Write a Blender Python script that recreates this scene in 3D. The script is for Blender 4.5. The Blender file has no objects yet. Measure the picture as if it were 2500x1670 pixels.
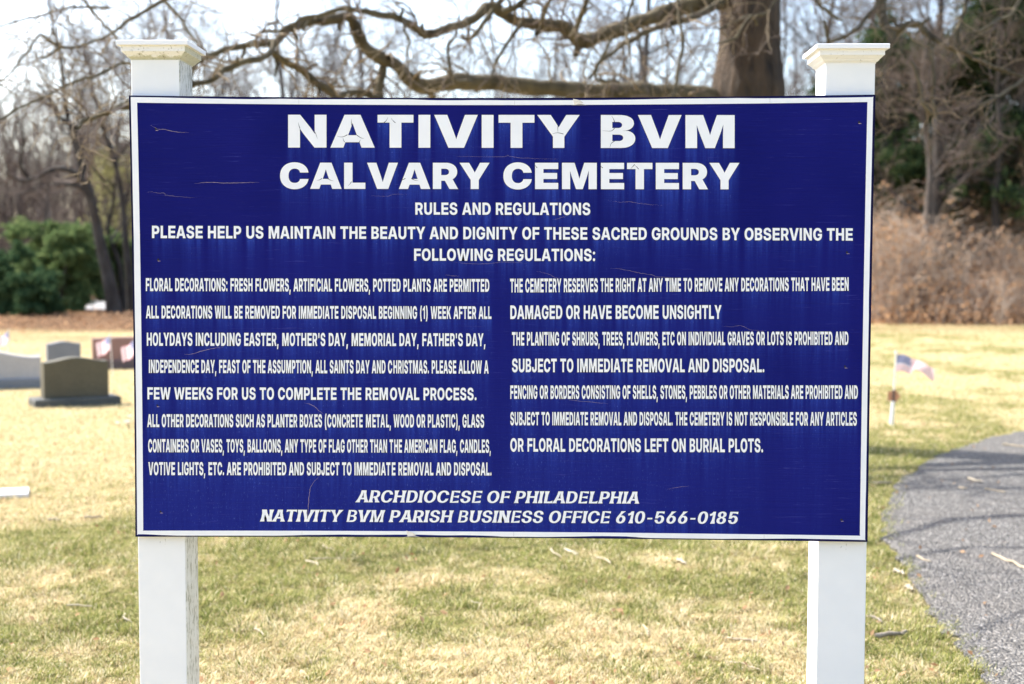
import bpy, math, json
import numpy as np
from mathutils import Matrix, Vector
from mathutils.geometry import tessellate_polygon

S = bpy.context.scene
rng = np.random.default_rng(11)

# ------------------------------------------------------------------ camera
F_PX, CX, CY = 3270.0, 1250.0, 835.0          # focal length and centre in pixels of the 2500 px wide photograph
CAM = np.array([0.12727, -3.69023, 1.6])
YAW, PITCH, ROLL = 0.02486, -0.05894, -0.00205

def rot3(yaw, pitch, roll):
    c, s = math.cos(yaw), math.sin(yaw)
    Rz = np.array([[c, -s, 0], [s, c, 0], [0, 0, 1]])
    c, s = math.cos(pitch), math.sin(pitch)
    Rx = np.array([[1, 0, 0], [0, c, -s], [0, s, c]])
    c, s = math.cos(roll), math.sin(roll)
    Ry = np.array([[c, 0, s], [0, 1, 0], [-s, 0, c]])
    return Rz @ Rx @ Ry
RC = rot3(YAW, PITCH, ROLL)

cam_data = bpy.data.cameras.new('camera')
cam = bpy.data.objects.new('camera', cam_data)
S.collection.objects.link(cam)
M = Matrix.Identity(4)
for i in range(3):
    M[i][0], M[i][1], M[i][2], M[i][3] = RC[i, 0], RC[i, 2], -RC[i, 1], CAM[i]
cam.matrix_world = M
cam_data.sensor_width = 36.0
cam_data.lens = F_PX / 2500.0 * 36.0
cam_data.clip_start, cam_data.clip_end = 0.1, 2000.0
cam_data.dof.use_dof = True
cam_data.dof.focus_distance = 3.70
cam_data.dof.aperture_fstop = 3.0
cam_data.dof.aperture_blades = 9
S.camera = cam

# ------------------------------------------------------------------ light
SUN_AZ = math.atan2(-0.88, 0.47)              # from +Y towards +X: the sun stands left of and a little behind the sign
SUN_EL = math.radians(50)
W = bpy.data.worlds.new("World")
S.world = W
W.use_nodes = True
nt = W.node_tree
nt.nodes.clear()
sky = nt.nodes.new('ShaderNodeTexSky')
sky.sky_type = 'NISHITA'
sky.sun_disc = False
sky.sun_elevation = SUN_EL
sky.sun_rotation = SUN_AZ
sky.air_density = 1.0
sky.dust_density = 3.0
sky.ozone_density = 1.0
bg = nt.nodes.new('ShaderNodeBackground')
bg.inputs['Strength'].default_value = 0.15
wo = nt.nodes.new('ShaderNodeOutputWorld')
nt.links.new(sky.outputs[0], bg.inputs['Color'])
nt.links.new(bg.outputs[0], wo.inputs['Surface'])
sl = bpy.data.lights.new('sun', 'SUN')
sl.energy = 3.1
sl.angle = math.radians(0.53)
sl.color = (1.0, 0.975, 0.93)
sun = bpy.data.objects.new('sun', sl)
S.collection.objects.link(sun)
sdir = Vector((math.sin(SUN_AZ) * math.cos(SUN_EL), math.cos(SUN_AZ) * math.cos(SUN_EL), math.sin(SUN_EL)))
sun.rotation_euler = (-sdir).to_track_quat('-Z', 'Y').to_euler()
sun.location = (-20, 10, 30)
S.view_settings.view_transform = 'Standard'
S.view_settings.look = 'None'
S.view_settings.exposure = 1.58
S.view_settings.gamma = 1.0
S.cycles.max_bounces = 6
S.cycles.transparent_max_bounces = 4
S.cycles.use_denoising = True
S.cycles.denoiser = 'OPENIMAGEDENOISE'

# ------------------------------------------------------------------ helpers
def ray(px, py):
    q = np.stack([(np.asarray(px, float) - CX) / F_PX, np.ones_like(np.asarray(px, float)), -(np.asarray(py, float) - CY) / F_PX], -1)
    return q @ RC.T
def at(px, py, depth):                        # the point seen at that photo pixel, at a distance in metres
    return CAM + ray(px, py) * np.asarray(depth, float)[..., None]
def gnd(px, py, z=0.0):                       # the point of the ground seen at that photo pixel
    d = ray(px, py)
    return CAM + d * ((z - CAM[2]) / d[..., 2])[..., None]
def on_y(px, py, y=0.0):                      # the point of a plane parallel to the sign
    d = ray(px, py)
    return CAM + d * ((y - CAM[1]) / d[..., 1])[..., None]

_tab = np.random.default_rng(5).random((256, 256))
def vnoise(x, y):
    x = np.asarray(x, float); y = np.asarray(y, float)
    xi, yi = np.floor(x).astype(int), np.floor(y).astype(int)
    fx, fy = x - xi, y - yi
    fx, fy = fx * fx * (3 - 2 * fx), fy * fy * (3 - 2 * fy)
    g = lambda a, b: _tab[a & 255, b & 255]
    return (g(xi, yi) * (1 - fx) + g(xi + 1, yi) * fx) * (1 - fy) + (g(xi, yi + 1) * (1 - fx) + g(xi + 1, yi + 1) * fx) * fy
def fbm(x, y, o=4):
    v, a, t = 0, 1.0, 0
    for k in range(o):
        v = v + a * vnoise(x * 2 ** k + 17.3 * k, y * 2 ** k + 9.1 * k); t += a; a *= .5
    return v / t
def sstep(a, b, x):
    t = np.clip((x - a) / (b - a), 0, 1); return t * t * (3 - 2 * t)

def mesh(name, V, faces, mats=(), mi=None, smooth=False):
    V = np.asarray(V, np.float32).reshape(-1, 3)
    me = bpy.data.meshes.new(name)
    fs = [np.asarray(f, np.int32) for f in faces if len(f)]
    nf = sum(len(f) for f in fs)
    loops = np.concatenate([f.ravel() for f in fs])
    tot = np.concatenate([np.full(len(f), f.shape[1], np.int32) for f in fs])
    me.vertices.add(len(V)); me.vertices.foreach_set('co', V.ravel())
    me.loops.add(len(loops)); me.loops.foreach_set('vertex_index', loops)
    me.polygons.add(nf)
    me.polygons.foreach_set('loop_start', np.concatenate([[0], np.cumsum(tot)[:-1]]).astype(np.int32))
    me.polygons.foreach_set('loop_total', tot)
    me.polygons.foreach_set('use_smooth', np.full(nf, bool(smooth)))
    for m in mats: me.materials.append(m)
    if mi is not None: me.polygons.foreach_set('material_index', np.asarray(mi, np.int32))
    me.update(calc_edges=True)
    me.validate()
    return me
def link(name, me, parent=None, loc=None):
    o = bpy.data.objects.new(name, me)
    S.collection.objects.link(o)
    if parent is not None: o.parent = parent
    if loc is not None: o.location = loc
    return o
def tag(o, label=None, cat=None, group=None, kind=None):
    for k, v in (('label', label), ('category', cat), ('group', group), ('kind', kind)):
        if v: o[k] = v
    return o
def thing(name, label, cat, loc=(0, 0, 0), group=None):
    o = bpy.data.objects.new(name, None)
    S.collection.objects.link(o)
    o.location = loc
    o.empty_display_size = 0.2
    return tag(o, label, cat, group)
def copy_tree(o, parent=None):
    c = o.copy(); S.collection.objects.link(c)
    if parent is not None: c.parent = parent
    for ch in list(o.children): copy_tree(ch, c)
    return c
def colattr(me, name, C):
    a = me.color_attributes.new(name, 'FLOAT_COLOR', 'POINT')
    C = np.asarray(C, np.float32)
    if C.shape[1] == 3: C = np.concatenate([C, np.ones((len(C), 1), np.float32)], 1)
    a.data.foreach_set('color', C.ravel())

class Geo:
    """collects pieces of geometry for one mesh"""
    def __init__(s): s.V = []; s.F = {}; s.n = 0
    def add(s, V, F, m=0):
        V = np.asarray(V, float).reshape(-1, 3); F = np.asarray(F, int)
        s.V.append(V); s.F.setdefault((F.shape[1], m), []).append(F + s.n); s.n += len(V)
    def box(s, x0, x1, y0, y1, z0, z1, m=0):
        V = [(x, y, z) for z in (z0, z1) for y in (y0, y1) for x in (x0, x1)]
        s.add(V, [(0, 2, 3, 1), (4, 5, 7, 6), (0, 1, 5, 4), (2, 6, 7, 3), (0, 4, 6, 2), (1, 3, 7, 5)], m)
    def build(s, name, mats, parent=None, smooth=False, loc=None):
        ks = sorted(s.F)
        fs = [np.concatenate(s.F[k]) for k in ks]
        mi = np.concatenate([np.full(len(f), k[1]) for f, k in zip(fs, ks)])
        return link(name, mesh(name, np.concatenate(s.V), fs, mats, mi, smooth), parent, loc)

def nrm(v): return v / np.maximum(np.linalg.norm(v, axis=-1, keepdims=True), 1e-9)
def tubes(P, R, sides, closed=True):
    """M polylines of N points -> tapered tubes"""
    P = np.asarray(P, float); R = np.asarray(R, float)
    M_, N, _ = P.shape
    T = nrm(np.gradient(P, axis=1))
    mean = nrm(P[:, -1] - P[:, 0])
    ref = np.where((np.abs(mean[:, 2:3]) > .8), np.array([[1., 0, 0]]), np.array([[0, 0, 1.]]))[:, None, :] + 0 * T
    U = nrm(np.cross(T, ref)); Wv = np.cross(T, U)
    a = np.arange(sides) * 2 * math.pi / sides
    V = P[:, :, None] + R[:, :, None, None] * (np.cos(a)[None, None, :, None] * U[:, :, None] + np.sin(a)[None, None, :, None] * Wv[:, :, None])
    base = (np.arange(M_) * N * sides)[:, None, None] + (np.arange(N - 1) * sides)[None, :, None]
    k = np.arange(sides)[None, None, :]; k2 = (k + 1) % sides
    F = np.stack([base + k, base + k2, base + k2 + sides, base + k + sides], -1).reshape(-1, 4)
    return V.reshape(-1, 3), F
def spawn(r, P, R, n, L, ang, N, jit, up, rf, t0=.25, t1=1., tip=.25, zmin=None):
    """n children on each of the M polylines"""
    M_, Np, _ = P.shape
    K = M_ * n
    ix = np.repeat(np.arange(M_), n)
    t = r.uniform(t0, t1, K) * (Np - 1.001)
    i = t.astype(int); w = (t - i)[:, None]
    pos = P[ix, i] * (1 - w) + P[ix, i + 1] * w
    T = nrm(P[ix, i + 1] - P[ix, i])
    rad = R[ix, i] * (1 - w[:, 0]) + R[ix, i + 1] * w[:, 0]
    rv = r.normal(size=(K, 3)); pr = nrm(rv - (rv * T).sum(1, keepdims=True) * T)
    a = r.uniform(ang[0], ang[1], K)[:, None]
    d = np.cos(a) * T + np.sin(a) * pr
    ln = L * r.uniform(.55, 1.15, K) * (1.1 - .55 * t / Np)
    st = (ln / (N - 1))[:, None]
    pts = [pos]
    for k in range(N - 1):
        d = nrm(d + jit * r.normal(size=(K, 3)) + np.array([0, 0, up]))
        pts.append(pts[-1] + d * st)
    Q = np.stack(pts, 1)
    if zmin is not None: Q[:, :, 2] = np.maximum(Q[:, :, 2], zmin)
    r0 = np.minimum(rad * rf * r.uniform(.8, 1.1, K), rad * .9)
    RR = r0[:, None] * (1 - (1 - tip) * np.linspace(0, 1, N))[None]
    return Q, RR
def leaves(r, C, size, asp=.55, up=0.0):
    """one small four-cornered leaf at every point of C"""
    K = len(C)
    n = nrm(r.normal(size=(K, 3)) + np.array([0, 0, up]))
    a = nrm(np.cross(n, r.normal(size=(K, 3)))); b = np.cross(n, a)
    s = (size * r.uniform(.6, 1.3, K))[:, None]
    V = np.stack([C - a * s, C + b * s * asp + n * s * .15, C + a * s, C - b * s * asp + n * s * .15], 1).reshape(-1, 3)
    return V, np.arange(K * 4).reshape(-1, 4)
def smooth_line(pts, n):
    """Catmull-Rom through the points, n samples"""
    p = np.asarray(pts, float)
    p = np.concatenate([[2 * p[0] - p[1]], p, [2 * p[-1] - p[-2]]])
    t = np.linspace(0, len(p) - 3 - 1e-6, n); i = t.astype(int); u = (t - i)[:, None]
    a, b, c, d = p[i], p[i + 1], p[i + 2], p[i + 3]
    return .5 * (2 * b + (c - a) * u + (2 * a - 5 * b + 4 * c - d) * u ** 2 + (3 * b - a - 3 * c + d) * u ** 3)

# ------------------------------------------------------------------ material helpers
def new_mat(name):
    m = bpy.data.materials.new(name); m.use_nodes = True
    t = m.node_tree
    return m, t, t.nodes['Principled BSDF']
def nd(t, typ, ins=None, **pr):
    n = t.nodes.new(typ)
    for k, v in pr.items(): setattr(n, k, v)
    for k, v in (ins or {}).items():
        if isinstance(v, bpy.types.NodeSocket): t.links.new(v, n.inputs[k])
        else: n.inputs[k].default_value = v
    return n
def coords(t, scale=(1, 1, 1), kind='Object'):
    tc = nd(t, 'ShaderNodeTexCoord')
    return nd(t, 'ShaderNodeMapping', {'Vector': tc.outputs[kind], 'Scale': scale}).outputs[0]
def noise(t, vec, scale, detail=4, rough=.55, dist=0.0):
    return nd(t, 'ShaderNodeTexNoise', {'Vector': vec, 'Scale': scale, 'Detail': detail, 'Roughness': rough, 'Distortion': dist}).outputs['Fac']
def ramp(t, fac, stops):
    n = nd(t, 'ShaderNodeValToRGB', {'Fac': fac})
    e = n.color_ramp.elements
    while len(e) < len(stops): e.new(.5)
    for q, (p, c) in zip(e, stops):
        q.position = p; q.color = (c, c, c, 1) if not hasattr(c, '__len__') else (*c, 1)
    return n.outputs['Color']
def mix(t, fac, a, b, mode='MIX'):
    n = t.nodes.new('ShaderNodeMix'); n.data_type = 'RGBA'; n.blend_type = mode
    for k, v in ((0, fac), (6, a), (7, b)):
        if isinstance(v, bpy.types.NodeSocket): t.links.new(v, n.inputs[k])
        else: n.inputs[k].default_value = v if k == 0 else (*v[:3], 1)
    return n.outputs[2]
def math_(t, op, a, b=0.0, c=None, clamp=False):
    n = nd(t, 'ShaderNodeMath', operation=op, use_clamp=clamp)
    for k, v in enumerate((a, b) if c is None else (a, b, c)):
        if isinstance(v, bpy.types.NodeSocket): t.links.new(v, n.inputs[k])
        else: n.inputs[k].default_value = v
    return n.outputs[0]
def bump(t, h, strength, dist):
    return nd(t, 'ShaderNodeBump', {'Height': h, 'Strength': strength, 'Distance': dist}).outputs[0]
def setp(t, b, **kw):
    for k, v in kw.items():
        k = k.replace('_', ' ')
        if isinstance(v, bpy.types.NodeSocket): t.links.new(v, b.inputs[k])
        elif hasattr(v, '__len__') and len(v) == 3: b.inputs[k].default_value = (*v, 1)
        else: b.inputs[k].default_value = v

def bark_mat(name, dark, light, sc=6.0, groove=0.02, st=.6):
    m, t, b = new_mat(name)
    v = coords(t, (1, 1, .18)); n1 = noise(t, v, sc, 6, .65)
    v2 = coords(t); n2 = noise(t, v2, 2.2, 3)
    c = ramp(t, n1, [(.3, dark), (.7, light)])
    c = mix(t, ramp(t, n2, [(.45, 0), (.7, .45)]), c, tuple(.6 * q + .06 for q in light))
    setp(t, b, Base_Color=c, Roughness=.9, Normal=bump(t, n1, st, groove))
    return m
def flat_mat(name, col, rough=.6, var=.25, sc=20., bumpd=0.0, **kw):
    m, t, b = new_mat(name)
    n = noise(t, coords(t), sc, 4)
    c = ramp(t, n, [(.25, tuple(q * (1 - var) for q in col)), (.75, tuple(min(1, q * (1 + var)) for q in col))])
    setp(t, b, Base_Color=c, Roughness=rough, **kw)
    if bumpd: setp(t, b, Normal=bump(t, n, .6, bumpd))
    return m
def leaf_mat(name, c0, c1, trans=.35, sc=1.5):
    m, t, b = new_mat(name)
    g = nd(t, 'ShaderNodeNewGeometry')
    r = ramp(t, g.outputs['Random Per Island'], [(0, c0), (1, c1)])
    d = nd(t, 'ShaderNodeBsdfDiffuse', {'Color': r, 'Roughness': .4})
    tr = nd(t, 'ShaderNodeBsdfTranslucent', {'Color': r})
    x = nd(t, 'ShaderNodeMixShader', {0: trans, 1: d.outputs[0], 2: tr.outputs[0]})
    t.links.new(x.outputs[0], t.nodes['Material Output'].inputs['Surface'])
    t.nodes.remove(b)
    return m

# ================================================================== the ground
def path_line(pts, n):
    g = gnd(np.array([p[0] for p in pts]), np.array([p[1] for p in pts]))
    return smooth_line(g, n)
EDGE = path_line([(2560, 1795), (2470, 1722), (2405, 1667), (2349, 1594), (2289, 1517), (2234, 1444), (2191, 1372), (2158, 1310), (2153, 1290),
                  (2165, 1235), (2191, 1192), (2247, 1137), (2323, 1104), (2405, 1077), (2499, 1056), (2640, 1040), (2900, 1030)], 160)
_k = np.arange(160)
EDGE[:, 0] += .07 * (fbm(_k * .6, _k * 0 + 3, 4) - .5) * 2
EDGE[:, 1] += .05 * (fbm(_k * .7, _k * 0 + 8, 4) - .5) * 2
PATH = np.concatenate([EDGE[:, :2], [[EDGE[-1, 0] + 8, EDGE[-1, 1] + .6], [EDGE[-1, 0] + 8, EDGE[0, 1] - 3.0], [EDGE[0, 0] + 1.2, EDGE[0, 1] - 2.6]]])
def in_path(x, y, grow=0.0):
    x = np.asarray(x, float); y = np.asarray(y, float)
    c = np.zeros(x.shape, bool)
    P = PATH
    for i in range(len(P)):
        x0, y0 = P[i]; x1, y1 = P[(i + 1) % len(P)]
        if y0 == y1: continue
        k = ((y0 > y) != (y1 > y)) & (x < (x1 - x0) * (y - y0) / (y1 - y0) + x0)
        c ^= k
    return c
def edge_y(x):                                # far edge of the lawn, farther away on the right
    return 27.0 + 5.0 * sstep(-6, 6, x) + 1.6 * (fbm(x * .25, x * 0 + 2, 3) - .5)
def height(x, y):
    z = .030 * (fbm(x * .9, y * .9, 3) - .5) * sstep(0.5, 2, y)
    e = edge_y(x)
    z = z + sstep(1, 5, x) * sstep(e - .5, e + 12, y) * (1.7 + 1.2 * fbm(x * .3, y * .3, 3))
    z = z + sstep(10.5, 16, x) * sstep(e + .5, e + 9, y) * 1.5
    z = z + (1 - sstep(1, 5, x)) * .25 * sstep(e, e + 3, y) * (1 - sstep(e + 3, e + 12, y))
    z = z * (1 - sstep(200, 240, np.abs(y)))
    near = sstep(.0, .6, PATH[:160, 0].min() - x)          # the verge lies level with the path
    return np.where(y < 12, z * np.maximum(near, sstep(9, 12, y) * 0), z)
def greenness(x, y):
    d = y + 3.69
    big = fbm(x * .7 + 3, y * .5, 3)
    mid = fbm(x * 2.6 + 40, y * 2.0, 3)
    sml = fbm(x * 8 + 11, y * 6, 2)
    band = .09 * np.exp(-((d - 7.4) / 1.6) ** 2) - .05 * sstep(5.9, 5.2, d) + .07 * sstep(1.2, 2.2, x) * (d < 13)
    far = -.16 * sstep(9.0, 11.5, d) * (1 - sstep(.5, 3, x)) - .03 * sstep(9, 14, d) + .02 * sstep(1.5, 4, x) * sstep(12, 16, d) + .10 * (fbm(x * .15 + 9, y * .8, 2) - .5) * sstep(9, 13, d)
    return sstep(.425, .63, .38 * big + .36 * mid + .26 * sml + band + far)
def lattice(stops):
    out = []
    for a, b, st in stops: out.append(np.arange(a, b, st))
    return np.concatenate(out + [[stops[-1][1]]])
gx = lattice([(-400, -80, 40), (-80, -30, 5), (-30, -8, 1.), (-8, -4, .2), (-4, 4.4, .07), (4.4, 9, .2), (9, 30, 1.), (30, 80, 5), (80, 400, 40)])
gy = lattice([(-60, -4, 7), (-4, .8, .4), (.8, 9, .07), (9, 16, .15), (16, 50, .4), (50, 100, 4), (100, 420, 40)])
GX, GY = np.meshgrid(gx, gy)
GZ = height(GX, GY)
nx, ny = len(gx), len(gy)
ii, jj = np.meshgrid(np.arange(nx - 1), np.arange(ny - 1))
q0 = (jj * nx + ii).ravel()
gm = mesh('ground', np.stack([GX, GY, GZ], -1), [np.stack([q0, q0 + 1, q0 + nx + 1, q0 + nx], -1)], smooth=True)
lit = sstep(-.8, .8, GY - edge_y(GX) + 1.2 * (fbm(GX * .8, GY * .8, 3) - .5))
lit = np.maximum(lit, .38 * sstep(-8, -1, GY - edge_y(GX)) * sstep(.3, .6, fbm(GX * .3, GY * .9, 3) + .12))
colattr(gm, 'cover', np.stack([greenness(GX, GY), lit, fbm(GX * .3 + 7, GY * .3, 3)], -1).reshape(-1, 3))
m, t, b = new_mat('ground_mat')
at_ = nd(t, 'ShaderNodeAttribute', attribute_name='cover')
sp = nd(t, 'ShaderNodeSeparateColor', {'Color': at_.outputs['Color']})
v = coords(t)
n1 = noise(t, v, 26, 6, .7); n2 = noise(t, v, 3.0, 4); n3 = noise(t, v, 110, 3, .6)
straw = ramp(t, n1, [(.28, (.15, .10, .045)), (.42, (.40, .295, .13)), (.58, (.66, .55, .31)), (.75, (.80, .71, .45))])
straw = mix(t, ramp(t, n2, [(.4, 0), (.7, .5)]), straw, (.47, .35, .15))
green = ramp(t, n1, [(.3, (.06, .06, .018)), (.52, (.20, .20, .055)), (.75, (.40, .37, .13))])
gf = math_(t, 'MULTIPLY', sp.outputs[0], ramp(t, n1, [(.3, .45), (.6, 1.0)]))
c = mix(t, gf, straw, green)
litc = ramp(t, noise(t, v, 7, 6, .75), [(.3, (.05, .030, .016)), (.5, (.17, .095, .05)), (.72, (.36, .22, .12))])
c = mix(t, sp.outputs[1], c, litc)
hb = math_(t, 'ADD', n1, math_(t, 'MULTIPLY', n3, .6))
setp(t, b, Base_Color=c, Roughness=.95, Normal=bump(t, hb, 1.0, .03), Specular_IOR_Level=.1)
gm.materials.append(m)
tag(link('ground', gm), kind='structure')

# the asphalt path
pv = np.concatenate([PATH, PATH])
PZ = .016
tri = np.array(tessellate_polygon([[Vector((x, y, 0)) for x, y in PATH]]))
K = len(PATH); k = np.arange(K); k2 = (k + 1) % K
pm = mesh('path', np.concatenate([np.c_[PATH, np.full(K, PZ)], np.c_[PATH, np.full(K, -.06)]]), [tri, np.stack([k, k2, k2 + K, k + K], -1)])
m, t, b = new_mat('asphalt')
v = coords(t)
vo = nd(t, 'ShaderNodeTexVoronoi', {'Vector': v, 'Scale': 80.0, 'Randomness': 1.0})
stone = nd(t, 'ShaderNodeSeparateColor', {'Color': vo.outputs['Color']})
n1 = noise(t, v, 1.6, 5, .6); n2 = noise(t, v, 40, 4, .7)
base = ramp(t, stone.outputs[0], [(0, (.095, .090, .083)), (.4, (.185, .174, .158)), (.8, (.285, .268, .243)), (1, (.52, .49, .45))])
base = mix(t, ramp(t, n2, [(.35, .65), (.6, 0)]), base, (.075, .072, .068))
base = mix(t, ramp(t, n1, [(.4, 0), (.72, .5)]), base, (.22, .20, .175))
hh = math_(t, 'SUBTRACT', math_(t, 'MULTIPLY', n2, 1.0), math_(t, 'MULTIPLY', vo.outputs['Distance'], 1.0))
setp(t, b, Base_Color=base, Roughness=.95, Specular_IOR_Level=.12, Normal=bump(t, hh, 1.0, .018))
pm.materials.append(m)
tag(link('path', pm), kind='structure')

# the road far behind the woods, pale in the sun
m = flat_mat('road_mat', (.24, .235, .23), .8, .15, 3)
xs = np.linspace(-60, -3, 37)
yy = 39.5 + .03 * (xs + 20)
zz = height(xs, yy).max() + .06
rv = np.concatenate([np.c_[xs, yy, np.full(37, zz)], np.c_[xs, yy + 11, np.full(37, zz)], np.c_[xs, yy, np.full(37, -.2)]])
k = np.arange(36)
tag(link('road', mesh('road', rv, [np.stack([k, k + 1, k + 38, k + 37], -1), np.stack([k + 74, k + 75, k + 1, k], -1)], [m])), kind='structure')

# grass blades: one uncountable cover
def grass(n, d0, d1, name, wid, hgt):
    r = np.random.default_rng(21)
    dep = (d0 ** -.6 + r.random(n) * (d1 ** -.6 - d0 ** -.6)) ** (-1 / .6)
    u = r.uniform(-60, 2560, n)
    d = ray(u, np.full(n, 835.))
    X = CAM[0] + d[:, 0] * dep; Y = CAM[1] + d[:, 1] * dep
    keep = ~in_path(X - .09 + .08 * r.random(n), Y) & (Y < edge_y(X) + .5)
    X, Y, dep = X[keep], Y[keep], dep[keep]; n = len(X)
    g = greenness(X, Y)
    isg = r.random(n) < (.10 + .62 * g)
    ln = hgt * r.uniform(.45, 1.35, n) * np.where(isg, 1.0, .95) * (.15 + 1.7 * fbm(X * 11, Y * 11, 2)) * (.75 + .5 * fbm(X * 2, Y * 2, 2))
    az = r.uniform(0, 2 * math.pi, n) * .75 + 9 * fbm(X * 6 + 5, Y * 6, 2)
    lean = np.where(isg, r.uniform(.5, 1.3, n), r.uniform(.8, 1.55, n))
    dx, dy = np.cos(az), np.sin(az)
    w = wid * r.uniform(.6, 1.4, n) * (1 + np.maximum(dep - 7, 0) * .10)
    Z = height(X, Y) - .004
    B = np.stack([X, Y, Z], -1)
    hv = np.stack([dx, dy, 0 * dx], -1); sv = np.stack([-dy, dx, 0 * dx], -1)
    s1, c1 = np.sin(lean * .7)[:, None], np.cos(lean * .7)[:, None]
    s2, c2 = np.sin(lean * 1.15)[:, None], np.cos(lean * 1.15)[:, None]
    up = np.array([0, 0, 1.])
    m1 = B + (hv * s1 + up * c1) * ln[:, None] * .55
    m2 = m1 + (hv * s2 + up * c2) * ln[:, None] * .5
    V = np.stack([B - sv * w[:, None], B + sv * w[:, None], m1 + sv * w[:, None] * .8, m1 - sv * w[:, None] * .8, m2], 1)
    i5 = np.arange(n)[:, None] * 5
    me = mesh(name, V, [i5 + np.array([[0, 1, 2, 3]]), i5 + np.array([[3, 2, 4]])])
    sp_ = np.array([(.70, .59, .36), (.58, .47, .26), (.80, .71, .49), (.40, .30, .165), (.65, .56, .32)])
    gp_ = np.array([(.19, .21, .06), (.26, .28, .075), (.36, .355, .12), (.12, .15, .04), (.45, .42, .18)])
    C = np.where(isg[:, None], gp_[r.integers(0, 5, n)], sp_[r.integers(0, 5, n)]) * r.uniform(.8, 1.15, (n, 1))
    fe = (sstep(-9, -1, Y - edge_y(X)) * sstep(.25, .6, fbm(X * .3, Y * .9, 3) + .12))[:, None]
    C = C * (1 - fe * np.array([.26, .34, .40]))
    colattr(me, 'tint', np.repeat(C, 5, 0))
    return me
m, t, b = new_mat('grass_blade')
at_ = nd(t, 'ShaderNodeAttribute', attribute_name='tint')
d = nd(t, 'ShaderNodeBsdfDiffuse', {'Color': at_.outputs['Color']})
tr = nd(t, 'ShaderNodeBsdfTranslucent', {'Color': at_.outputs['Color']})
x = nd(t, 'ShaderNodeMixShader', {0: .3, 1: d.outputs[0], 2: tr.outputs[0]})
t.links.new(x.outputs[0], t.nodes['Material Output'].inputs['Surface'])
gme = grass(620000, 4.6, 34.0, 'grass', .0018, .038)
gme.materials.append(m)
tag(link('grass', gme), 'short straw coloured winter grass with green patches covering the cemetery lawn', 'grass', kind='stuff')

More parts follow.
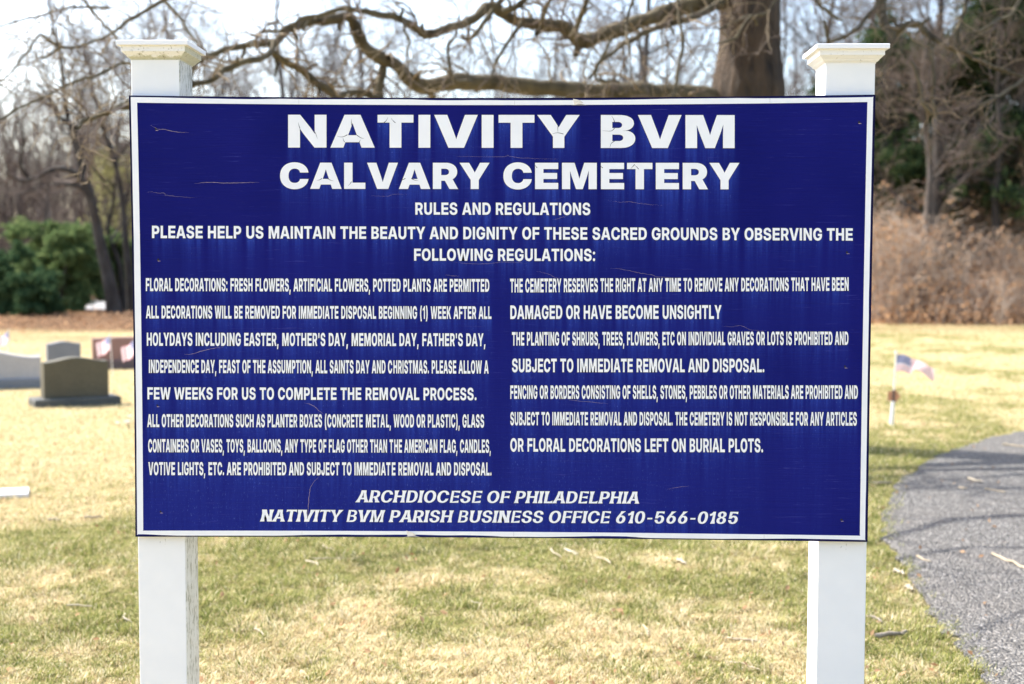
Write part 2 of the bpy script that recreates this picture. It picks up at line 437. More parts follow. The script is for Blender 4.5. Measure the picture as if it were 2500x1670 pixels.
# ================================================================== the sign
BW, BH, BZ = 2.03679, 1.22, 1.4435
GLYPH = json.loads(r'''{"h":{" ":[550,[]],"A":[1565,[[0,0,455,0,528,245,1027,245,1097,0,1565,0,1060,1490,500,1490],[710,857,781,1120,825,950,935,565,623,565]]],"B":[1331,[[484,312,484,606,752,602,809,578,850,537,869,481,867,427,845,374,801,334,740,314],[80,1490,80,0,782,0,932,14,999,31,1059,54,1113,84,1160,119,1201,159,1235,204,1262,254,1281,307,1296,422,1285,521,1252,607,1199,679,1130,734,1049,769,958,783,1076,827,1140,872,1190,929,1210,962,1237,1036,1246,1118,1231,1221,1213,1267,1187,1310,1154,1350,1114,1385,1012,1442,951,1463,808,1487],[484,900,484,1178,712,1176,767,1157,807,1119,827,1069,829,1019,812,966,775,926,741,910,701,901]]],"C":[1494,[[571,-2,665,-18,764,-24,901,-14,1026,18,1139,68,1237,136,1319,221,1384,320,1430,434,1456,560,1037,560,1015,488,979,428,930,382,891,359,824,340,772,336,679,348,638,363,601,384,540,443,496,523,469,624,460,744,469,865,496,966,540,1047,602,1106,679,1142,772,1154,824,1150,892,1130,931,1108,965,1079,994,1043,1016,1001,1037,928,1456,928,1431,1054,1384,1168,1320,1268,1238,1353,1140,1421,1027,1472,901,1504,764,1514,665,1508,571,1492,481,1464,396,1426,319,1376,249,1316,188,1246,136,1165,94,1074,64,974,46,864,40,744,46,625,64,516,94,416,136,326,188,245,249,175,319,115,396,65,481,26]]],"E":[1294,[[496,352,496,574,1177,574,1177,914,496,914,496,1138,1234,1138,1234,1490,80,1490,80,0,1234,0,1234,352]]],"I":[576,[[80,1490,80,0,496,0,496,1490]]],"L":[1178,[[80,1490,80,0,1138,0,1138,352,496,352,496,1490]]],"M":[1894,[[576,672,780,0,1116,0,1306,637,1417,1065,1406,603,1406,0,1814,0,1814,1490,1191,1490,1030,919,948,585,876,878,702,1490,80,1490,80,0,488,0,488,603,477,1044]]],"N":[1512,[[80,1490,80,0,496,0,495,710,488,868,635,600,1008,0,1432,0,1432,1490,1016,1490,1017,834,1023,623,880,884,504,1490]]],"R":[1363,[[80,0,496,0,496,467,680,469,905,0,1338,0,1065,556,1130,602,1178,649,1218,702,1251,761,1274,826,1287,895,1292,970,1288,1047,1274,1119,1252,1186,1222,1246,1183,1301,1136,1350,1082,1391,1021,1426,953,1454,879,1474,799,1486,80,1490],[741,794,682,788,496,788,496,1152,712,1151,767,1139,812,1116,847,1085,872,1044,884,997,880,919,861,875,831,838,790,811]]],"T":[1344,[[40,1490,40,1138,464,1138,464,0,880,0,880,1138,1304,1138,1304,1490]]],"V":[1536,[[0,1490,500,0,1052,0,1536,1490,1084,1490,866,724,778,387,686,724,458,1490]]],"Y":[1496,[[0,1490,555,508,555,0,957,0,957,508,1496,1490,1023,1490,810,1046,758,928,690,1072,476,1490]]]},"b":{" ":[550,[]],"'":[568,[[132,1490,163,907,406,907,437,1490]]],"(":[800,[[618,1344,702,1566,377,1566,344,1507,284,1370,211,1127,163,860,147,592,161,354,205,124,278,-94,377,-294,702,-294,611,-53,544,166,504,377,490,592,505,843,550,1098]]],")":[800,[[146,-53,54,-294,380,-294,433,-196,479,-94,519,13,577,238,606,472,610,592,603,770,581,951,546,1127,500,1293,444,1441,380,1566,54,1566,139,1344,206,1098,251,843,267,592,253,377,212,166]]],",":[550,[[84,208,16,-370,252,-370,405,208]]],".":[550,[[57,168,71,96,112,36,172,-5,244,-18,315,-5,375,36,416,96,430,168,416,239,375,300,315,340,244,354,172,340,112,300,71,239]]],"1":[875,[[746,0,746,1490,470,1490,420,1400,300,1270,60,1190,60,960,420,1050,420,0]]],":":[550,[[57,168,71,96,112,36,172,-5,244,-18,315,-5,375,36,416,96,430,168,416,239,375,300,315,340,244,354,172,340,112,300,71,239],[57,977,71,905,112,845,172,804,244,791,315,804,375,845,416,905,430,977,416,1048,375,1109,315,1149,244,1163,172,1149,112,1109,71,1048]]],"A":[1505,[[5,0,390,0,483,290,1015,290,1105,0,1500,0,985,1490,518,1490],[627,743,753,1181,899,662,928,568,571,568]]],"B":[1324,[[443,625,704,625,765,619,840,591,890,541,914,473,912,408,901,373,884,344,827,298,749,275,443,272],[98,1490,98,0,759,0,913,13,980,30,1041,54,1096,83,1143,118,1184,158,1218,203,1244,252,1263,305,1274,361,1275,472,1253,564,1211,642,1152,703,1078,749,1038,764,949,780,1063,825,1124,869,1172,926,1191,958,1217,1030,1225,1112,1210,1217,1192,1265,1166,1309,1134,1349,1094,1385,994,1442,934,1463,795,1487],[443,883,443,1218,724,1215,793,1192,843,1148,868,1087,870,1026,849,962,803,915,761,895,711,885]]],"C":[1490,[[667,300,620,317,577,341,505,408,476,451,434,553,413,675,413,813,434,936,453,990,505,1081,577,1149,620,1173,667,1190,774,1204,832,1200,911,1178,957,1153,996,1120,1030,1080,1056,1032,1082,949,1439,949,1413,1071,1367,1181,1303,1278,1223,1359,1128,1425,1020,1474,899,1504,768,1514,669,1508,575,1491,486,1463,402,1423,325,1372,257,1311,197,1240,146,1159,106,1069,76,969,59,861,53,744,59,628,76,520,106,421,147,331,198,250,257,179,325,118,402,67,486,27,575,-1,669,-18,768,-24,899,-14,1019,16,1128,64,1223,130,1303,211,1367,308,1413,417,1439,539,1082,539,1056,457,1013,389,976,352,934,323,860,295,804,287,718,289]]],"D":[1444,[[98,1490,98,0,648,0,759,6,862,23,957,51,1044,91,1122,142,1191,202,1251,271,1301,350,1340,437,1369,532,1386,635,1391,745,1386,855,1369,958,1340,1053,1300,1140,1250,1219,1190,1289,1121,1348,1042,1399,955,1439,860,1467,758,1484,649,1490],[807,1166,856,1144,898,1115,934,1081,965,1040,1009,940,1031,816,1032,674,1023,609,991,497,966,450,936,410,899,375,858,347,810,324,696,299,452,297,452,1193,693,1191]]],"E":[1265,[[452,302,452,603,1146,603,1146,895,452,895,452,1188,1203,1188,1203,1490,98,1490,98,0,1203,0,1203,302]]],"F":[1211,[[452,0,452,575,1124,575,1124,866,452,866,452,1188,1169,1188,1169,1490,98,1490,98,0]]],"G":[1510,[[59,632,76,527,104,429,143,339,192,258,251,186,318,124,394,71,479,30,570,0,667,-18,772,-24,868,-19,959,-4,1044,21,1122,56,1194,99,1257,151,1312,210,1359,277,1396,351,1423,431,1439,517,1444,608,1444,809,797,809,797,548,1097,548,1088,479,1060,414,1038,385,984,338,913,305,830,288,726,289,625,316,542,371,478,449,435,552,413,675,413,814,421,878,454,991,507,1082,579,1149,623,1173,670,1191,722,1201,808,1203,864,1196,936,1170,994,1130,1038,1076,1059,1033,1073,984,1434,984,1410,1098,1365,1201,1300,1291,1219,1368,1122,1430,1013,1476,893,1505,766,1514,667,1508,574,1491,486,1463,402,1423,326,1372,258,1311,198,1240,147,1159,106,1069,77,969,59,861,53,744]]],"H":[1478,[[98,0,452,0,452,608,1026,608,1026,0,1380,0,1380,1490,1026,1490,1026,909,452,909,452,1490,98,1490]]],"I":[550,[[98,1490,98,0,452,0,452,1490]]],"J":[1171,[[346,8,445,-15,558,-23,674,-15,776,8,864,46,939,100,999,168,1042,250,1067,344,1076,452,1076,1490,722,1490,722,458,711,379,677,321,623,285,590,276,515,276,453,300,409,347,395,379,383,458,383,569,53,569,53,461,61,351,86,255,128,172,186,102,259,48]]],"K":[1442,[[98,0,452,0,452,383,642,608,1029,0,1436,0,874,847,1415,1490,998,1490,452,821,452,1490,98,1490]]],"L":[1156,[[98,1490,98,0,1114,0,1114,302,452,302,452,1490]]],"M":[1857,[[98,1490,98,0,446,0,445,678,436,1098,565,651,786,0,1073,0,1291,651,1413,678,1413,0,1760,0,1760,1490,1236,1490,1041,894,931,485,819,894,621,1490]]],"N":[1496,[[98,1490,98,0,452,0,451,787,444,969,606,679,1031,0,1399,0,1399,1490,1045,1490,1045,774,1053,522,906,784,465,1490]]],"O":[1529,[[59,628,77,520,106,422,147,331,198,250,257,179,325,118,402,68,485,28,573,-1,667,-18,765,-24,863,-18,956,-1,1044,27,1127,67,1204,118,1272,179,1331,250,1382,331,1424,421,1453,520,1471,628,1476,744,1471,861,1453,969,1424,1069,1382,1159,1331,1240,1272,1311,1204,1372,1127,1423,1044,1463,956,1491,863,1508,765,1514,667,1508,573,1491,485,1463,402,1423,325,1372,257,1311,198,1240,147,1159,106,1069,77,969,59,861,53,744],[421,610,410,744,421,879,435,939,454,993,507,1084,540,1120,620,1174,713,1201,765,1204,817,1201,911,1174,990,1120,1023,1084,1076,993,1095,939,1108,879,1119,744,1117,674,1095,550,1076,496,1023,406,990,370,911,316,817,289,765,286,665,299,620,316,540,370,507,406,454,496,435,550]]],"P":[1307,[[98,0,452,0,452,485,703,485,786,489,864,501,935,520,1001,547,1061,581,1113,621,1158,668,1196,721,1226,780,1248,844,1260,913,1265,988,1260,1062,1248,1132,1226,1196,1197,1255,1159,1308,1114,1355,1062,1395,1003,1429,937,1456,865,1475,788,1486,98,1490],[749,786,680,780,452,780,452,1196,716,1194,779,1181,832,1156,873,1120,902,1074,917,1019,911,929,889,878,854,836,807,805]]],"R":[1345,[[98,0,452,0,452,498,686,500,934,0,1308,0,1020,569,1058,590,1112,629,1159,675,1198,727,1230,784,1252,847,1265,915,1270,988,1265,1062,1253,1132,1231,1196,1202,1255,1164,1308,1119,1355,1067,1395,1008,1429,942,1456,870,1475,793,1486,98,1490],[754,783,686,777,452,777,452,1199,721,1197,784,1184,837,1158,878,1121,907,1075,922,1019,916,928,895,877,860,835,813,803]]],"S":[1365,[[505,-9,592,-20,687,-24,865,-10,944,8,1015,33,1080,64,1136,102,1184,146,1225,196,1256,252,1279,313,1293,380,1297,451,1282,570,1254,639,1212,699,1154,751,1081,796,992,834,886,865,653,914,555,945,490,982,465,1012,453,1048,453,1091,468,1133,498,1169,539,1197,591,1217,685,1229,783,1215,824,1198,860,1175,890,1145,913,1111,928,1071,935,1026,1263,1026,1257,1100,1242,1168,1219,1231,1187,1288,1148,1340,1102,1385,1048,1423,987,1456,920,1481,846,1499,766,1510,680,1514,596,1510,517,1499,443,1481,375,1456,312,1424,258,1386,210,1343,170,1294,138,1240,115,1181,101,1118,96,1051,103,973,124,903,158,839,207,782,269,733,345,691,434,657,771,579,837,557,886,531,920,501,945,447,945,402,929,359,876,306,796,273,691,261,610,268,541,289,485,322,462,344,428,395,416,425,406,492,68,492,72,413,86,340,109,273,140,212,181,158,230,111,286,70,352,36,425,10]]],"T":[1319,[[43,1490,43,1188,483,1188,483,0,837,0,837,1188,1277,1188,1277,1490]]],"U":[1442,[[96,524,101,444,115,370,139,301,173,237,216,178,267,127,325,82,391,45,465,15,544,-7,630,-20,721,-24,813,-20,899,-7,978,15,1052,44,1118,82,1177,127,1227,178,1270,236,1304,301,1328,370,1342,444,1347,524,1347,1490,1002,1490,1002,552,993,477,967,411,925,356,898,333,836,298,801,287,722,278,643,287,608,298,545,333,519,356,476,411,450,477,441,552,441,1490,96,1490]]],"V":[1484,[[5,1490,518,0,979,0,1479,1490,1096,1490,892,828,751,322,605,828,393,1490]]],"W":[2076,[[5,1490,403,0,796,0,1000,804,1039,986,1088,759,1281,0,1673,0,2072,1490,1690,1490,1538,820,1461,418,1399,720,1215,1490,862,1490,677,720,616,417,559,720,387,1490]]],"X":[1466,[[7,0,407,0,733,490,1049,0,1460,0,933,772,1410,1490,1020,1490,738,1044,636,1213,460,1490,59,1490,542,762]]],"Y":[1448,[[5,1490,558,536,558,0,902,0,902,536,1444,1490,1040,1490,799,1027,732,889,411,1490]]]},"f":{" ":[550,[]],"-":[1046,[[145,695,145,504,787,504,787,695]]],"0":[1468,[[96,336,133,255,179,184,238,122,306,70,382,29,466,0,557,-18,666,-24,763,-18,854,0,938,29,1015,70,1084,122,1141,184,1187,255,1224,336,1254,426,1274,524,1287,630,1291,744,1287,858,1274,965,1254,1063,1224,1153,1187,1235,1141,1306,1084,1368,1015,1420,938,1461,854,1490,763,1508,654,1514,557,1508,466,1490,382,1461,306,1420,238,1368,179,1306,133,1235,96,1153,67,1063,46,965,33,858,29,744,33,630,46,524,67,426],[435,437,417,505,397,658,395,744,397,830,417,984,435,1052,484,1166,512,1212,539,1250,568,1280,599,1302,631,1315,653,1319,689,1315,721,1302,752,1280,781,1250,808,1212,836,1166,885,1052,903,984,915,911,925,744,915,578,903,505,885,437,836,324,808,278,781,240,752,210,721,188,689,175,667,171,631,175,599,188,568,210,539,240,512,278,484,324]]],"1":[929,[[832,0,725,447,725,1490,396,1490,346,1400,237,1270,-14,1190,60,960,420,1050,377,446,239,0]]],"5":[1476,[[124,203,169,154,218,110,338,39,411,13,486,-6,642,-21,742,-17,823,-4,900,16,971,45,1034,81,1093,123,1141,172,1180,227,1208,287,1229,352,1241,421,1245,495,1236,600,1210,697,1190,742,1138,822,1065,890,1019,918,927,963,871,980,763,998,692,1001,633,998,524,982,428,948,381,924,363,864,470,1295,850,1295,1161,1188,1161,1490,115,1490,67,631,431,631,474,708,523,764,588,799,652,810,709,800,758,769,803,720,820,690,856,619,874,536,874,445,855,363,839,325,820,291,777,234,729,194,708,181,679,173,631,173,574,191,526,225,486,274,448,335,425,404,420,442,47,442,55,377,70,315,93,257]]],"6":[1476,[[140,222,179,167,230,119,287,77,353,42,422,13,499,-7,580,-19,674,-23,756,-19,837,-7,912,13,983,41,1047,76,1104,117,1153,165,1192,219,1221,278,1242,341,1254,409,1258,481,1254,550,1243,615,1224,676,1197,733,1161,784,1116,830,1063,870,1003,903,937,930,868,950,793,961,702,965,607,958,529,938,561,931,822,1238,1143,1490,537,1490,492,1275,306,1013,200,857,129,724,87,603,73,487,77,414,90,345,111,281],[481,322,464,359,444,438,442,481,444,523,464,601,481,637,521,699,566,747,587,765,646,785,659,788,685,785,743,765,764,747,810,699,850,637,867,601,887,523,890,481,880,397,867,359,850,322,809,259,764,210,743,192,684,171,669,169,647,171,587,192,567,210,522,259]]],"8":[1476,[[148,134,199,94,319,30,394,6,471,-11,632,-24,731,-21,884,6,959,30,1078,94,1131,134,1175,179,1205,228,1226,281,1239,338,1243,398,1232,493,1219,537,1200,579,1144,653,1062,713,1012,737,909,769,855,776,927,792,994,815,1053,848,1106,889,1145,937,1170,990,1184,1048,1189,1112,1185,1169,1174,1223,1155,1273,1092,1363,991,1434,928,1462,797,1501,631,1514,481,1501,352,1462,287,1434,187,1363,122,1273,103,1222,91,1169,87,1112,92,1048,107,989,132,936,171,888,224,847,284,815,352,792,423,776,368,769,268,737,216,713,134,654,79,580,60,538,46,494,35,398,39,338,52,281,73,228,104,179],[449,280,433,309,421,341,412,411,414,448,434,517,451,548,487,601,531,642,550,656,614,673,630,676,698,667,727,656,747,642,790,601,826,548,843,517,855,484,865,411,856,341,844,309,828,280,794,230,751,192,732,179,702,169,647,161,576,169,546,179,527,192,484,230],[553,1298,569,1311,653,1328,688,1320,709,1311,725,1298,758,1263,788,1217,802,1189,817,1128,819,1094,817,1060,801,999,787,971,757,924,723,888,710,876,625,859,621,861,569,876,553,889,520,924,490,971,475,999,459,1060,457,1094,465,1160,475,1189,490,1217,520,1263]]],"A":[1535,[[94,420,-165,0,442,0,395,171,468,381,916,381,988,171,939,0,1552,0,1294,421,1061,1069,1017,1490,374,1490,329,1070],[625,829,695,1284,764,829,850,575,536,575]]],"B":[1460,[[564,194,407,118,407,736,539,662,700,662,781,655,812,646,871,617,889,598,926,550,953,491,959,457,956,369,941,323,917,284,890,251,856,226,811,207,757,196],[88,1490,88,0,717,0,886,13,962,29,1030,52,1091,81,1145,115,1192,154,1228,199,1254,248,1272,301,1283,358,1284,470,1264,561,1223,635,1160,694,1081,738,1033,753,953,773,1067,822,1131,865,1160,890,1198,950,1211,983,1226,1058,1225,1157,1214,1210,1196,1260,1170,1306,1134,1347,1043,1415,922,1463,778,1487],[548,851,407,776,407,1372,556,1295,738,1293,780,1282,816,1263,846,1237,869,1204,891,1166,904,1122,907,1040,901,1009,877,955,863,931,826,892,779,865,721,852]]],"C":[1630,[[27,529,55,432,94,342,143,260,206,188,280,125,363,72,456,30,554,0,660,-18,782,-24,914,-15,1040,12,1153,57,1253,117,1341,192,1407,282,1453,384,1481,497,1099,497,1062,395,1009,311,951,248,881,206,799,187,725,190,672,203,625,225,580,256,541,294,505,340,472,392,441,452,417,517,399,587,385,744,399,901,417,972,441,1038,473,1097,506,1150,541,1196,580,1234,625,1265,672,1287,725,1300,802,1303,858,1293,910,1272,954,1242,994,1202,1029,1152,1063,1094,1098,991,1481,991,1452,1105,1406,1207,1341,1297,1253,1372,1153,1433,1039,1477,915,1505,782,1514,660,1508,554,1490,456,1460,363,1418,280,1365,206,1302,143,1230,93,1148,55,1058,27,961,11,856,5,744,11,633]]],"D":[1569,[[59,1490,59,0,625,0,744,6,856,23,959,51,1056,90,1142,140,1218,200,1282,269,1330,348,1368,436,1395,532,1411,635,1416,747,1411,858,1395,961,1368,1057,1331,1144,1283,1223,1218,1291,1146,1351,1060,1400,966,1440,864,1468,754,1484,639,1490],[792,236,738,216,674,204,438,201,438,1289,684,1286,745,1274,798,1254,844,1226,885,1190,920,1147,952,1097,982,1039,1006,976,1033,829,1033,664,1023,588,1006,517,982,453,951,395,918,344,882,301,841,265]]],"E":[1358,[[759,201,409,126,409,734,733,659,805,659,1129,584,1129,932,805,858,733,858,409,784,409,1364,759,1289,837,1289,1187,1214,1187,1490,88,1490,88,0,1187,0,1187,276,837,201]]],"F":[1305,[[512,0,438,293,438,651,818,651,1128,576,1128,924,818,850,748,850,438,776,438,1364,774,1289,848,1289,1184,1214,1184,1490,59,1490,59,447,-16,0]]],"H":[1606,[[59,447,-48,0,545,0,438,297,438,661,1020,661,1020,297,913,0,1506,0,1399,447,1399,1043,1506,1490,913,1490,1020,1207,1020,862,438,862,438,1207,545,1490,-48,1490,59,1043]]],"I":[645,[[-48,1490,59,1043,59,447,-48,0,545,0,438,447,438,1043,545,1490]]],"L":[1261,[[-48,1490,59,1043,59,0,1140,0,1140,308,824,201,438,201,438,1043,545,1490]]],"M":[1933,[[105,447,-2,0,496,0,389,384,389,853,354,1186,460,802,631,361,664,0,1122,0,1169,403,1357,896,1433,1207,1398,853,1398,384,1291,0,1787,0,1680,447,1680,1043,1787,1490,1190,1490,1153,1105,977,635,895,307,813,635,634,1105,595,1490,-2,1490,105,1043]]],"N":[1614,[[545,0,438,392,438,871,354,1167,491,814,774,366,899,0,1514,0,1407,447,1407,1043,1514,1490,921,1490,1028,1088,1028,597,1109,325,1142,400,1031,586,698,1112,566,1490,-48,1490,59,1043,59,447,-48,0]]],"O":[1680,[[94,343,144,261,207,189,280,126,363,73,453,30,551,0,653,-18,761,-24,880,-18,982,0,1080,30,1170,73,1253,126,1326,189,1389,261,1438,343,1477,433,1505,529,1522,633,1528,744,1522,856,1505,960,1477,1057,1438,1147,1389,1229,1326,1301,1253,1364,1170,1417,1080,1460,982,1490,880,1508,761,1514,653,1508,551,1490,453,1460,363,1417,280,1364,207,1301,144,1229,94,1147,55,1057,27,960,11,856,5,744,11,633,27,530,55,433],[446,440,419,506,400,579,389,658,385,744,389,831,400,910,419,983,446,1049,479,1108,512,1160,547,1203,587,1240,629,1268,674,1288,721,1300,759,1305,811,1300,859,1288,904,1268,946,1240,986,1203,1021,1160,1054,1108,1087,1049,1113,983,1132,910,1144,831,1148,744,1144,658,1132,579,1113,506,1087,440,1054,382,1021,330,986,287,946,250,904,222,859,202,811,190,773,185,721,190,674,202,629,222,587,250,547,287,512,330,479,382]]],"P":[1416,[[59,447,-48,0,545,0,438,250,438,556,690,556,855,570,932,588,1004,613,1069,645,1128,682,1179,726,1219,775,1248,830,1268,890,1280,954,1284,1023,1280,1093,1269,1157,1249,1217,1221,1272,1181,1321,1131,1364,1075,1402,1009,1433,937,1458,861,1476,778,1486,59,1490],[745,763,669,755,438,755,438,1291,711,1289,739,1283,795,1258,841,1219,853,1194,888,1135,907,1063,907,984,888,912,853,852,817,806,768,773]]],"R":[1457,[[59,447,-48,0,545,0,438,252,438,559,623,560,785,252,810,0,1430,0,1179,270,1003,600,1011,616,1077,647,1138,684,1189,727,1232,776,1262,831,1283,890,1295,954,1299,1023,1295,1093,1283,1157,1264,1217,1236,1272,1196,1321,1146,1364,1090,1402,1022,1433,952,1458,875,1476,793,1486,59,1490],[722,756,690,754,551,754,438,647,438,1399,565,1291,721,1290,789,1273,809,1259,855,1219,868,1194,903,1135,922,1063,922,984,903,912,868,852,832,805,785,773]]],"S":[1437,[[40,272,71,212,115,159,169,111,233,71,304,37,382,10,466,-9,555,-20,661,-24,833,-10,914,7,989,31,1058,62,1119,98,1174,139,1218,187,1250,239,1271,296,1284,357,1288,422,1273,534,1247,599,1203,657,1101,730,1012,771,912,806,596,886,527,913,464,959,424,1017,410,1063,411,1121,430,1179,462,1230,498,1269,549,1298,647,1314,684,1309,728,1296,766,1273,798,1242,825,1202,852,1156,870,1103,879,1043,1249,1043,1243,1113,1229,1179,1208,1239,1178,1294,1137,1344,1086,1388,1027,1425,961,1457,889,1482,812,1500,729,1510,631,1514,467,1500,391,1483,319,1459,251,1430,192,1394,142,1353,97,1307,68,1256,47,1201,35,1141,31,1077,37,1003,56,937,89,877,144,825,216,778,303,738,401,703,762,610,820,581,857,547,882,507,909,436,908,375,887,313,871,285,836,239,788,204,764,192,644,175,578,185,513,212,459,257,442,286,402,354,389,394,378,483,1,483,5,407,18,337]]],"T":[1418,[[-26,1490,-26,1182,186,1289,446,1289,446,447,339,0,932,0,825,447,825,1289,1084,1289,1296,1182,1296,1490]]],"U":[1588,[[53,511,58,435,71,364,94,297,127,235,171,177,228,127,292,83,364,45,443,15,529,-7,621,-20,716,-24,820,-20,913,-7,998,15,1078,45,1149,82,1214,126,1270,177,1314,234,1346,297,1369,364,1383,435,1388,511,1388,1049,1495,1490,904,1490,1011,1058,1011,530,1000,435,987,391,943,314,924,281,865,228,796,195,711,183,646,194,576,228,517,281,498,314,454,391,441,435,429,530,429,1058,536,1490,-54,1490,53,1049]]],"V":[1528,[[-165,1490,94,1070,329,420,374,0,1015,0,1058,421,1289,1069,1546,1490,939,1490,919,1117,764,661,697,207,627,661,468,1117,445,1490]]],"Y":[1502,[[-164,1490,176,1108,491,591,491,266,384,0,974,0,867,266,867,591,1180,1108,1519,1490,894,1490,857,1185,681,813,502,1185,463,1490]]]}}''')
def board(u, v, inset=0.0):
    """a point of the slightly warped board: u, v from 0 to 1 (left to right, bottom to top)"""
    u = np.asarray(u, float); v = np.asarray(v, float)
    bu, bv = 4 * u * (1 - u), 4 * v * (1 - v)
    x = (u - .5) * BW + (1 - u) * (-.0017 + .003 * bv) + u * (.0024 - .0014 * bv)
    z = BZ + (v - .5) * BH + v * (.0045 - .0079 * bu) + (1 - v) * (-.0022 + .0045 * bu)
    return x, z

# --- the painted panel with chalky runs below the lettering
def blue_mat():
    m, t, b = new_mat('blue_paint')
    at_ = nd(t, 'ShaderNodeAttribute', attribute_name='chalk')
    sp = nd(t, 'ShaderNodeSeparateColor', {'Color': at_.outputs['Color']})
    vg = coords(t, (2.2, 1, 60)); grain = noise(t, vg, 2.2, 6, .7, .6)
    vs = coords(t, (5, 1, 110)); scr = noise(t, vs, 1.6, 5, .75, .2)
    pat = noise(t, coords(t), 2.6, 3)
    vv = coords(t, (110, 1, 5)); run = noise(t, vv, 1.0, 5, .7)
    spk = noise(t, coords(t, (1, 1, .3)), 300, 4, .75)
    c = mix(t, ramp(t, pat, [(.4, 0), (.65, 1)]), (.0026, .0042, .122), (.0055, .0066, .150))
    c = mix(t, math_(t, 'MULTIPLY', sp.outputs[1], ramp(t, run, [(.3, .5), (.7, 1.0)])), c, (.0105, .0195, .215))
    c = mix(t, math_(t, 'MULTIPLY', sp.outputs[0], ramp(t, run, [(.36, .15), (.66, 1.0)])), c, (.027, .064, .385))
    sc = math_(t, 'MULTIPLY', ramp(t, scr, [(.60, 0), (.70, .8)]), ramp(t, pat, [(.40, .15), (.6, 1)]))
    c = mix(t, sc, c, (.050, .052, .28))
    dots = math_(t, 'MULTIPLY', ramp(t, spk, [(.60, 0), (.70, .9)]), math_(t, 'ADD', math_(t, 'MULTIPLY', sp.outputs[0], .6), math_(t, 'MULTIPLY', math_(t, 'POWER', sp.outputs[1], 2.0), .6), clamp=True))
    c = mix(t, dots, c, (.16, .25, .62))
    c = mix(t, ramp(t, sp.outputs[2], [(0, 0), (1, .9)]), c, (.004, .004, .022))
    h = math_(t, 'ADD', grain, math_(t, 'MULTIPLY', scr, .6))
    setp(t, b, Base_Color=c, Roughness=ramp(t, grain, [(.3, .40), (.7, .55)]), Specular_IOR_Level=.09,
         Normal=bump(t, h, .8, .0022))
    return m
BLUE = blue_mat()
NAVY = flat_mat('navy_edge', (.006, .006, .035), .55, .3, 60)
WHITE_VINYL = flat_mat('white_vinyl', (.86, .86, .885), .45, .03, 14)
DARK_LINE = flat_mat('dark_line', (.004, .004, .022), .7, .4, 80)
CRACK_MAT = flat_mat('bare_wood', (.40, .31, .31), .9, .25, 200)
HOLE_MAT = flat_mat('dark_hole', (.008, .007, .012), .8, .3, 50)

def layout(txt, font, L, R_, hl, hr, track=60, shear=0.0):
    """glyph outlines of one line, as points on the board (x, z); L, R_ are the ends of the baseline in the photograph"""
    G = GLYPH[font]; x = 0; items = []
    for ch in txt:
        if ch == '~': x += 190; continue               # an uneven gap left by the sign maker
        adv, cs = G[ch]
        items.append((ch, x, [np.array(c, float).reshape(-1, 2) for c in cs]))
        x += adv + track
    out = []; lo, hi = 1e9, -1e9
    for ch, x0, cs in items:
        q = [np.c_[c[:, 0] + x0 + shear * c[:, 1], c[:, 1] / 1490.] for c in cs]
        for c in q: lo, hi = min(lo, c[:, 0].min()), max(hi, c[:, 0].max())
        out.append((ch, q))
    res = []
    for ch, q in out:
        loops = []
        for c in q:
            s = (c[:, 0] - lo) / (hi - lo)
            px = L[0] + s * (R_[0] - L[0])
            py = L[1] + s * (R_[1] - L[1]) - c[:, 1] * (hl + s * (hr - hl))
            w = on_y(px, py)
            loops.append(np.c_[w[:, 0], w[:, 2]])
        if loops: res.append((ch, loops))
    return res
def area2(c): return float((c[:, 0] * np.roll(c[:, 1], -1) - np.roll(c[:, 0], -1) * c[:, 1]).sum())
def grow(c, d):
    a = nrm(c - np.roll(c, 1, 0)); b = nrm(np.roll(c, -1, 0) - c)
    na, nb = np.c_[a[:, 1], -a[:, 0]], np.c_[b[:, 1], -b[:, 0]]
    k = na + nb; k = k / np.maximum((k * k).sum(1, keepdims=True), .5) * 2
    return c + k * d
def plate(G, loops, y0, y1, m=0):
    """flat raised shape: loops on the board, front at y0, back at y1"""
    tri = np.array(tessellate_polygon([[Vector((p[0] * 1000, p[1] * 1000, 0)) for p in c] for c in loops]))
    if not len(tri): return
    P = np.concatenate(loops); n = len(P)
    V = np.concatenate([np.c_[P[:, 0], np.full(n, y0), P[:, 1]], np.c_[P[:, 0], np.full(n, y1), P[:, 1]]])
    a = P[tri]
    ar = (a[:, 1, 0] - a[:, 0, 0]) * (a[:, 2, 1] - a[:, 0, 1]) - (a[:, 2, 0] - a[:, 0, 0]) * (a[:, 1, 1] - a[:, 0, 1])
    tri = np.where(ar[:, None] > 0, tri, tri[:, ::-1])
    G.add(V, tri, m)
    k0 = 0; qs = []
    for c in loops:
        k = np.arange(len(c)); k2 = (k + 1) % len(c)
        qs.append(np.stack([k0 + k, k0 + k2, k0 + k2 + n, k0 + k + n], -1)); k0 += len(c)
    G.F.setdefault((4, m), []).append(np.concatenate(qs) + G.n - 2 * n)

